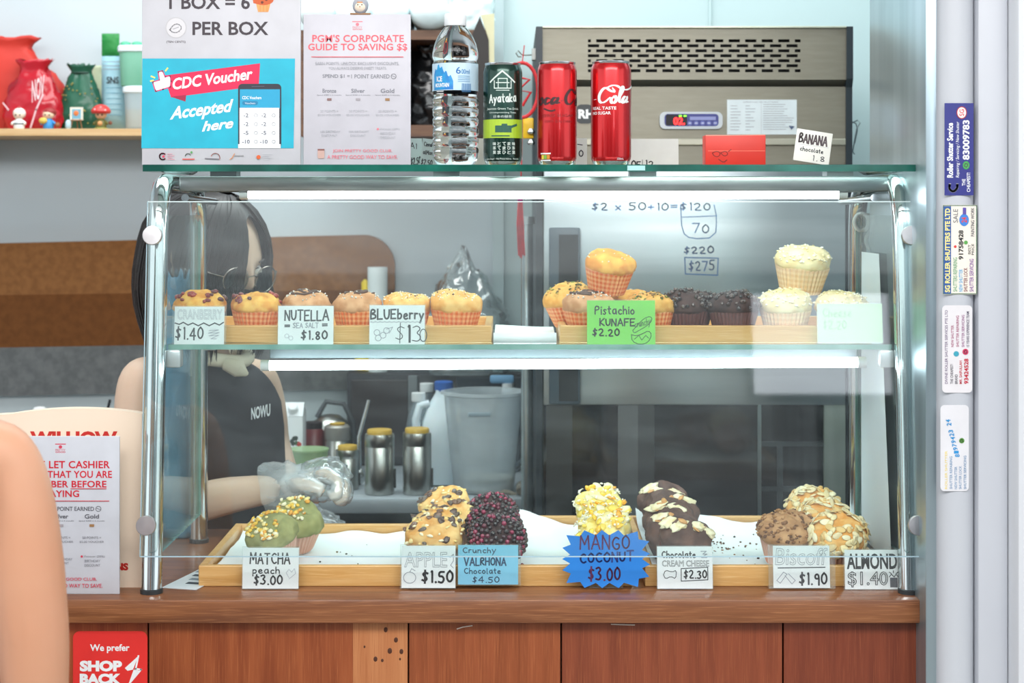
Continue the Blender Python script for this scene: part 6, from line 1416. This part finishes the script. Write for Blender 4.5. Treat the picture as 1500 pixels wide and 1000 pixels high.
def make_hair(T, H, endz, parent, face=42, n=620, seed=1, endf=None):
    path = hair_surface(T, H, endz); rg = random.Random(seed)
    cap = MB(); nk = 44; nt_ = 22; vs = []
    a0, a1 = R(face if face != 40 else 56), R(360-(face if face != 40 else 46))
    for j in range(nt_+1):
        for k in range(nk+1):
            ph = a0+(a1-a0)*k/nk; vs.append(path(ph, j/nt_*.985, -.05))
    cap.add(vs, [[j*(nk+1)+k, (j+1)*(nk+1)+k, (j+1)*(nk+1)+k+1, j*(nk+1)+k+1] for j in range(nt_) for k in range(nk)], hairm)
    # crown over the forehead line
    vs = []; 
    for j in range(8):
        for k in range(13):
            ph = R(-(face+7)+2*(face+7)*k/12); vs.append(path(ph, j/7*(.17+.33*(abs(k-7)/7)**1.5), -.04))
    cap.add(vs, [[j*13+k, j*13+k+1, (j+1)*13+k+1, (j+1)*13+k] for j in range(7) for k in range(12)], hairm)
    for i in range(n):
        ph = rg.uniform(a0-.12, a1+.12); e_ = rg.uniform(-.02, .035); o_ = rg.uniform(-.02, .06); w_ = rg.uniform(-.03, .03)
        pts = [path(ph + w_*j/13*2, .02+.98*j/13, o_*(.3+j/13), e_) for j in range(14)]
        cap.tube(pts, [.0008]+[.0019]*10+[.0014, .001, .0004], hairm, 4, cap=False)
    return cap, path
# ---- worker
tw = thing('person', 'person with dark bob, glasses, black mask and plastic gloves working behind the case', 'person', (P(330, 0, .64).x, .64, 0))
H = P(314, 384, .56); T = Matrix.Translation(H) @ Euler((R(13), 0, R(50)), 'XYZ').to_matrix().to_4x4()
T = Matrix.Translation(H) @ Matrix.Rotation(R(50), 4, 'Z') @ Matrix.Rotation(R(14), 4, 'X')
pe = P(330, 860, .66)
wristR = P(412, 716, .45); elbR = P(222, 748, .49); shR = P(200, 548, .55); shL = P(383, 552, .76); elbL = P(400, 650, .80); wrL = P(430, 745, .70)
ch_ = [('spine', [(pe, (.14, .105)), (P(326, 745, .65), (.115, .095)), (P(312, 640, .64), (.125, .10)), (P(298, 562, .63), (.10, .075)), (P(298, 520, .62), .052), (P(304, 480, .60), .046), (P(310, 440, .585), .045)], None),
       ('ra', [(P(225, 545, .575), .05), (shR, .042), (P(196, 600, .535), .040), (P(205, 680, .51), .037), (elbR, .036), (P(262, 745, .475), .0385), (P(320, 728, .465), .037), (P(380, 718, .455), .029), (wristR, .024)], ('spine', 3)),
       ('la', [(P(365, 552, .72), .05), (shL, .040), (P(394, 600, .78), .037), (elbL, .034), (P(416, 700, .76), .032), (wrL, .022)], ('spine', 3)),
       ('rl', [(P(280, 0, .66)*1+V3((0, 0, 0)), .09), ], None)]
ch_.pop()
hipz = pe.z
for nm, dx in (('rl', -.08), ('ll', .08)):
    ch_.append((nm, [(V3((pe.x+dx, pe.y, hipz-.06)), .092), (V3((pe.x+dx, pe.y, .47)), .06), (V3((pe.x+dx*1.1, pe.y+.01, .08)), .038), (V3((pe.x+dx*1.1, pe.y-.11, .03)), .03)], ('spine', 0)))
hd_d = (P(480, 700, .44)-wristR).normalized()
hR_ = hand(wristR, hd_d + V3((0, 0, .05)), V3((.1, -.35, -1)), -1, curl=1.0)
hL_ = hand(wrL, V3((.7, -.2, -.5)), V3((-.3, -.6, -.6)), 1, curl=.5)
body = remeshed([skin_mesh(ch_), skin_mesh(hR_), skin_mesh(hL_), head_mesh(T)], 'body', skin, tw, .0038, 5)
blk = mat('#2b2a2f', .8, 0, '#232227', 30, bump=.2)
grow = lambda c, g: [(a, [(p, (tuple(x+g for x in r) if isinstance(r, tuple) else r+g)) for p, r in pts], st_) for a, pts, st_ in c]
top_ch = [('spine', [(P(326, 880, .66), (.150, .115)), (P(334, 745, .65), (.130, .108)), (P(342, 655, .62), (.138, .115)), (P(314, 575, .63), (.118, .092)), (P(300, 528, .62), (.07, .062))], None),
          ('r', [(P(232, 548, .58), .052)], ('spine', 3)), ('l', [(P(352, 552, .70), .052)], ('spine', 3))]
remeshed([skin_mesh(top_ch)], 'black_top', blk, tw, .006, 6)
pants = [('spine', [(V3((pe.x, pe.y, hipz+.03)), (.146, .112)), (V3((pe.x, pe.y, hipz-.04)), (.145, .11))], None)]
for nm, dx in (('rl', -.08), ('ll', .08)): pants.append((nm, [(V3((pe.x+dx, pe.y, hipz-.09)), .098), (V3((pe.x+dx, pe.y, .47)), .068), (V3((pe.x+dx*1.1, pe.y+.01, .09)), .048)], ('spine', 1)))
remeshed([skin_mesh(pants)], 'trousers', mat('#2a2d38', .8), tw, .008, 4)
# pale collar scarf
sc_m = mat('#ded9c4', .7, 0, '#cfc9b0', 20)
mb = MB(); cN = P(304, 524, .615)
mb.tube([cN + V3((.074*math.cos(R(a)), .064*math.sin(R(a)), .004*math.sin(R(a*3)))) for a in range(0, 361, 15)], .0125, sc_m, 12, cap=False)
mb.tube([P(330, 532, .555), P(350, 540, .55), P(362, 548, .56)], [.012, .016, .004], sc_m, 10); mb.build('collar', tw, True)
# print on the chest
B = Board(None, 389, 614, .50, 0)
B.T('NOWU', 368, 597, 396, 615, mat('#e8eaec', .6), .03, slope=.22)
for i, v in enumerate(B.mb.v): B.mb.v[i] = v + P(389, 614, .5)
from mathutils.bvhtree import BVHTree
tp_ = [o for o in tw.children if o.name.startswith('black_top')][0]; bv = BVHTree.FromPolygons([v.co + tw.location for v in tp_.data.vertices], [list(p.vertices) for p in tp_.data.polygons])
camp = V3((0, CAMY, CAMZ))
for i, v in enumerate(B.mb.v):
    dv = (v - camp).normalized(); h_ = bv.ray_cast(camp, dv)
    B.mb.v[i] = (h_[0] - dv*.003) if h_[0] else v
B.mb.build('shirt_lettering', tp_)
# mask, glasses, eyes, brows
def facepatch(a0, a1, e0, e1, off, n=20, k=12, bulge=0):
    vs = []
    for j in range(k+1):
        e = R(e0+(e1-e0)*j/k)
        for i in range(n+1):
            a = R(a0+(a1-a0)*i/n); x = math.cos(e)*math.sin(a); y = -math.cos(e)*math.cos(a); z = math.sin(e); X, Y, Z = x*(.073+off), y*(.094+off), z*(.115+off)
            if z < -.05: X *= 1-.28*min(1, (-z-.05)/.9)**1.3; Y *= 1-.06*min(1, (-z)/.9)
            Y -= bulge*math.exp(-(X/.03)**2)*math.exp(-((Z+.04)/.045)**2); vs.append(T @ V3((X, Y, Z)))
    return vs, [[j*(n+1)+i, (j+1)*(n+1)+i, (j+1)*(n+1)+i+1, j*(n+1)+i+1] for j in range(k) for i in range(n)]
mk = MB().add(*facepatch(-72, 72, -9, -74, .007, bulge=.02), mat('#1c1c22', .7, 0, '#16161b', 40)); 
mo = mk.build('face_mask', tw, 'all')
for sx in (-1, 1):
    MB().tube([T @ V3((sx*.076, -.03, -.02)), T @ V3((sx*.083, -.01, .012)), T @ V3((sx*.083, .012, .01)), T @ V3((sx*.076, .012, -.03)), T @ V3((sx*.068, -.03, -.062))], .0012, mat('#1c1c22', .7), 6).build('ear_loop', mo, True)
ey = MB()
for sx in (-1, 1):
    c = T @ V3((sx*.032, -.0755, .004)); ey.ball(c, .0115, mat('#efeae6', .3), 3); ey.ball(T @ V3((sx*.032+.001, -.0815, .001)), .0066, mat('#2a1a14', .2), 2)
ey.build('eyes', tw, True)
br_ = MB()
for sx in (-1, 1):
    br_.tube([T @ V3((sx*(.018+.009*k), -.0965+.0045*k*k*.55, .026+.002*math.sin(k))) for k in range(4)], [.0012, .0022, .002, .0008], mat('#3a302e', .8), 6)
    br_.tube([T @ V3((sx*(.022+.006*k), -.0855+.0018*k*k*.6, .0105+.0015*math.sin(k*1.4))) for k in range(4)], [.0006, .0012, .0012, .0006], mat('#241a18', .8), 6)
br_.build('eyebrows', tw, True)
gl = MB(); gm = mat('#a89f96', .25, .9)
for sx in (-1, 1):
    c = V3((sx*.034, -.104, -.004)); gl.tube([T @ (c+V3((.0255*math.cos(R(a)), .006*abs(math.cos(R(a)))*(1 if sx*math.cos(R(a)) > 0 else 0), .0235*math.sin(R(a))))) for a in range(0, 361, 12)], .0011, gm, 8, cap=False)
    gl.tube([T @ V3((sx*.059, -.098, .002)), T @ V3((sx*.074, -.085, .004)), T @ V3((sx*.081, 0, .004))], .0011, gm, 8)
gl.tube([T @ V3((-.0095, -.106, .002)), T @ V3((0, -.109, .005)), T @ V3((.0095, -.106, .002))], .0012, gm, 8); go = gl.build('glasses_frame', tw, True)
ln = MB()
for sx in (-1, 1):
    c = V3((sx*.034, -.104, -.004)); ln.add([T @ (c+V3((.025*math.cos(R(a)), 0, .023*math.sin(R(a))))) for a in range(0, 360, 15)], [list(range(24))], pane('lens_%d' % sx, '#f2f8f8', 3.0))
ln.build('lenses', go)
hm, path = make_hair(T, H, P(0, 512, .56).z, tw, 40, 900, 3)
rg = random.Random(9)
for i in range(340):   # loose side bangs over the near cheek
    ph = R(-rg.uniform(14, 56)); e_ = rg.uniform(.02, .10)
    pts = [path(ph*(.4+.6*min(1, j/6)), .04+.92*j/13, .01+.03*rg.random(), e_) for j in range(14)]
    hm.tube(pts, [.0005]+[.0011]*11+[.0008, .0003], hairm, 4, cap=False)
for i in range(110):  # far-side strands framing the forehead
    ph = R(rg.uniform(34, 60)); tm = rg.uniform(.40, .60)
    pts = [path(ph*(.45+.55*min(1, j/7)), .04+(tm-.04)*j/13, .004+.02*rg.random(), 0) for j in range(14)]
    hm.tube(pts, [.0005]+[.0013]*10+[.0009, .0006, .0003], hairm, 4, cap=False)
hm.build('hair', tw, 'all')
# clear plastic gloves: baggier shell round the hand, loose cuff
gv = pane('glove_film', '#f6f9fb', 3.0, .5, .16, '#eef3f6')
def glove(chains, wr, d, par, seed):
    V, Fc = skin_mesh(grow(chains, .006)); m = MB(); d = Vector(d).normalized()
    V = [v + V3((noise.noise(v*70), noise.noise(v*70+V3((9, 0, 0))), noise.noise(v*70+V3((0, 9, 0)))))*.0045 for v in V]; m.add(V, Fc, gv)
    a = d.orthogonal().normalized(); b = d.cross(a); vs = []; n = 30
    for j in range(9):
        for k in range(n):
            q = 2*math.pi*k/n; c = wr + d*(.045-.0085*j); rr = .034 + .0022*j + .012*noise.noise(V3((math.cos(q)*2.5, math.sin(q)*2.5, j*.5+seed))); vs.append(c + (a*math.cos(q)+b*math.sin(q))*rr*(1 if j else .9))
    m.add(vs, [[j*n+k, j*n+(k+1) % n, (j+1)*n+(k+1) % n, (j+1)*n+k] for j in range(8) for k in range(n)], gv)
    # crinkled bag of loose film round the knuckles
    c = wr + d*.075; bm = bmesh.new(); bmesh.ops.create_icosphere(bm, subdivisions=4, radius=1); vs = []
    for v in bm.verts:
        q = v.co; rr = 1 + .2*noise.noise(q*2.4+V3((seed, 0, 0))) + .22*abs(noise.noise(q*5)) + .1*abs(noise.noise(q*11)); p = q*rr; vs.append(c + d*p.x*.046 + a*p.y*.036 + b*p.z*.036)
    m.add(vs, [[v.index for v in f.verts] for f in bm.faces], gv); bm.free()
    m.build('plastic_glove', par, 'all')
glove(hR_, wristR, hd_d, tw, 1.0); glove(hL_, wrL, V3((.7, -.2, -.5)), tw, 4.0)

# ---- customer at the left edge, facing the counter; only an upper arm is in the frame
sx_ = P(0, 0, -.6).x; zsh = P(0, 640, -.6).z
tcst = thing('person', 'customer at the left edge in a white sleeveless top, bare upper arm in the foreground', 'person', (sx_-.19, -.62, 0))
Hc = V3((sx_-.19, -.66, zsh+.27)); Tc = Matrix.Translation(Hc) @ Matrix.Rotation(R(180), 4, 'Z')
bx_ = sx_-.19
cc = [('spine', [(V3((bx_, -.63, .86)), (.15, .11)), (V3((bx_, -.63, 1.0)), (.125, .095)), (V3((bx_, -.64, 1.12)), (.14, .105)), (V3((bx_, -.65, 1.23)), (.12, .085)), (V3((bx_, -.66, zsh+.08)), .055), (V3((bx_, -.66, zsh+.15)), .048), (V3((bx_, -.66, zsh+.2)), .05)], None),
      ('ra', [(V3((sx_-.05, -.64, zsh-.02)), .052), (P(6, 648, -.6), .046), (P(22, 720, -.6), .0475), (P(36, 830, -.6), .048), (P(50, 950, -.6), .043), (P(52, 1050, -.6), .038), (P(62, 1160, -.5), .034), (P(70, 1240, -.38), .024)], ('spine', 3)),
      ('la', [(V3((bx_-.13, -.64, zsh-.03)), .05), (V3((bx_-.2, -.64, zsh-.06)), .045), (V3((bx_-.24, -.62, zsh-.33)), .037), (V3((bx_-.23, -.5, zsh-.52)), .024)], ('spine', 3))]
for nm, dx in (('rl', -.08), ('ll', .08)): cc.append((nm, [(V3((bx_+dx, -.63, .78)), .095), (V3((bx_+dx, -.62, .46)), .062), (V3((bx_+dx, -.64, .09)), .04), (V3((bx_+dx, -.53, .03)), .03)], ('spine', 0)))
h1 = hand(P(70, 1240, -.38), V3((.1, 1, -.5)), V3((0, -.4, -1)), 1, curl=.35); h2 = hand(V3((bx_-.23, -.5, zsh-.52)), V3((0, .8, -.6)), V3((.3, -.3, -.8)), -1, curl=.35)
skin2 = mat('#c9977a', .5, 0, '#c08a6b', 5, sss=.05)
remeshed([skin_mesh(cc), skin_mesh(h1), skin_mesh(h2), head_mesh(Tc)], 'body', skin2, tcst, .005, 5)
tt_ = [('spine', [(V3((bx_, -.63, .84)), (.165, .125)), (V3((bx_, -.63, 1.0)), (.14, .11)), (V3((bx_, -.64, 1.12)), (.15, .118)), (V3((bx_, -.65, 1.22)), (.128, .096)), (V3((bx_, -.655, zsh+.03)), (.07, .07))], None), ('r', [(P(-68, 668, -.665), .055), (P(-66, 770, -.67), .054)], ('spine', 3))]
remeshed([skin_mesh(tt_)], 'white_top', mat('#e6e8f0', .7), tcst, .007, 4)
pn = [('s', [(V3((bx_, -.63, .9)), (.158, .12)), (V3((bx_, -.63, .82)), (.155, .12))], None)]
for nm, dx in (('rl', -.08), ('ll', .08)): pn.append((nm, [(V3((bx_+dx, -.63, .76)), .1), (V3((bx_+dx, -.62, .46)), .07), (V3((bx_+dx, -.64, .1)), .05)], ('s', 1)))
remeshed([skin_mesh(pn)], 'trousers', mat('#3c4356', .8), tcst, .009, 4)
hc, _ = make_hair(Tc, Hc, zsh+.1, tcst, 45, 350, 8); hc.build('hair', tcst, 'all')
e2 = MB(); [e2.ball(Tc @ V3((sx*.032, -.0755, .004)), .0115, mat('#efeae6', .3), 2).ball(Tc @ V3((sx*.032, -.0815, .003)), .0064, mat('#2a1a14', .2), 2) for sx in (-1, 1)]; e2.build('eyes', tcst, True)
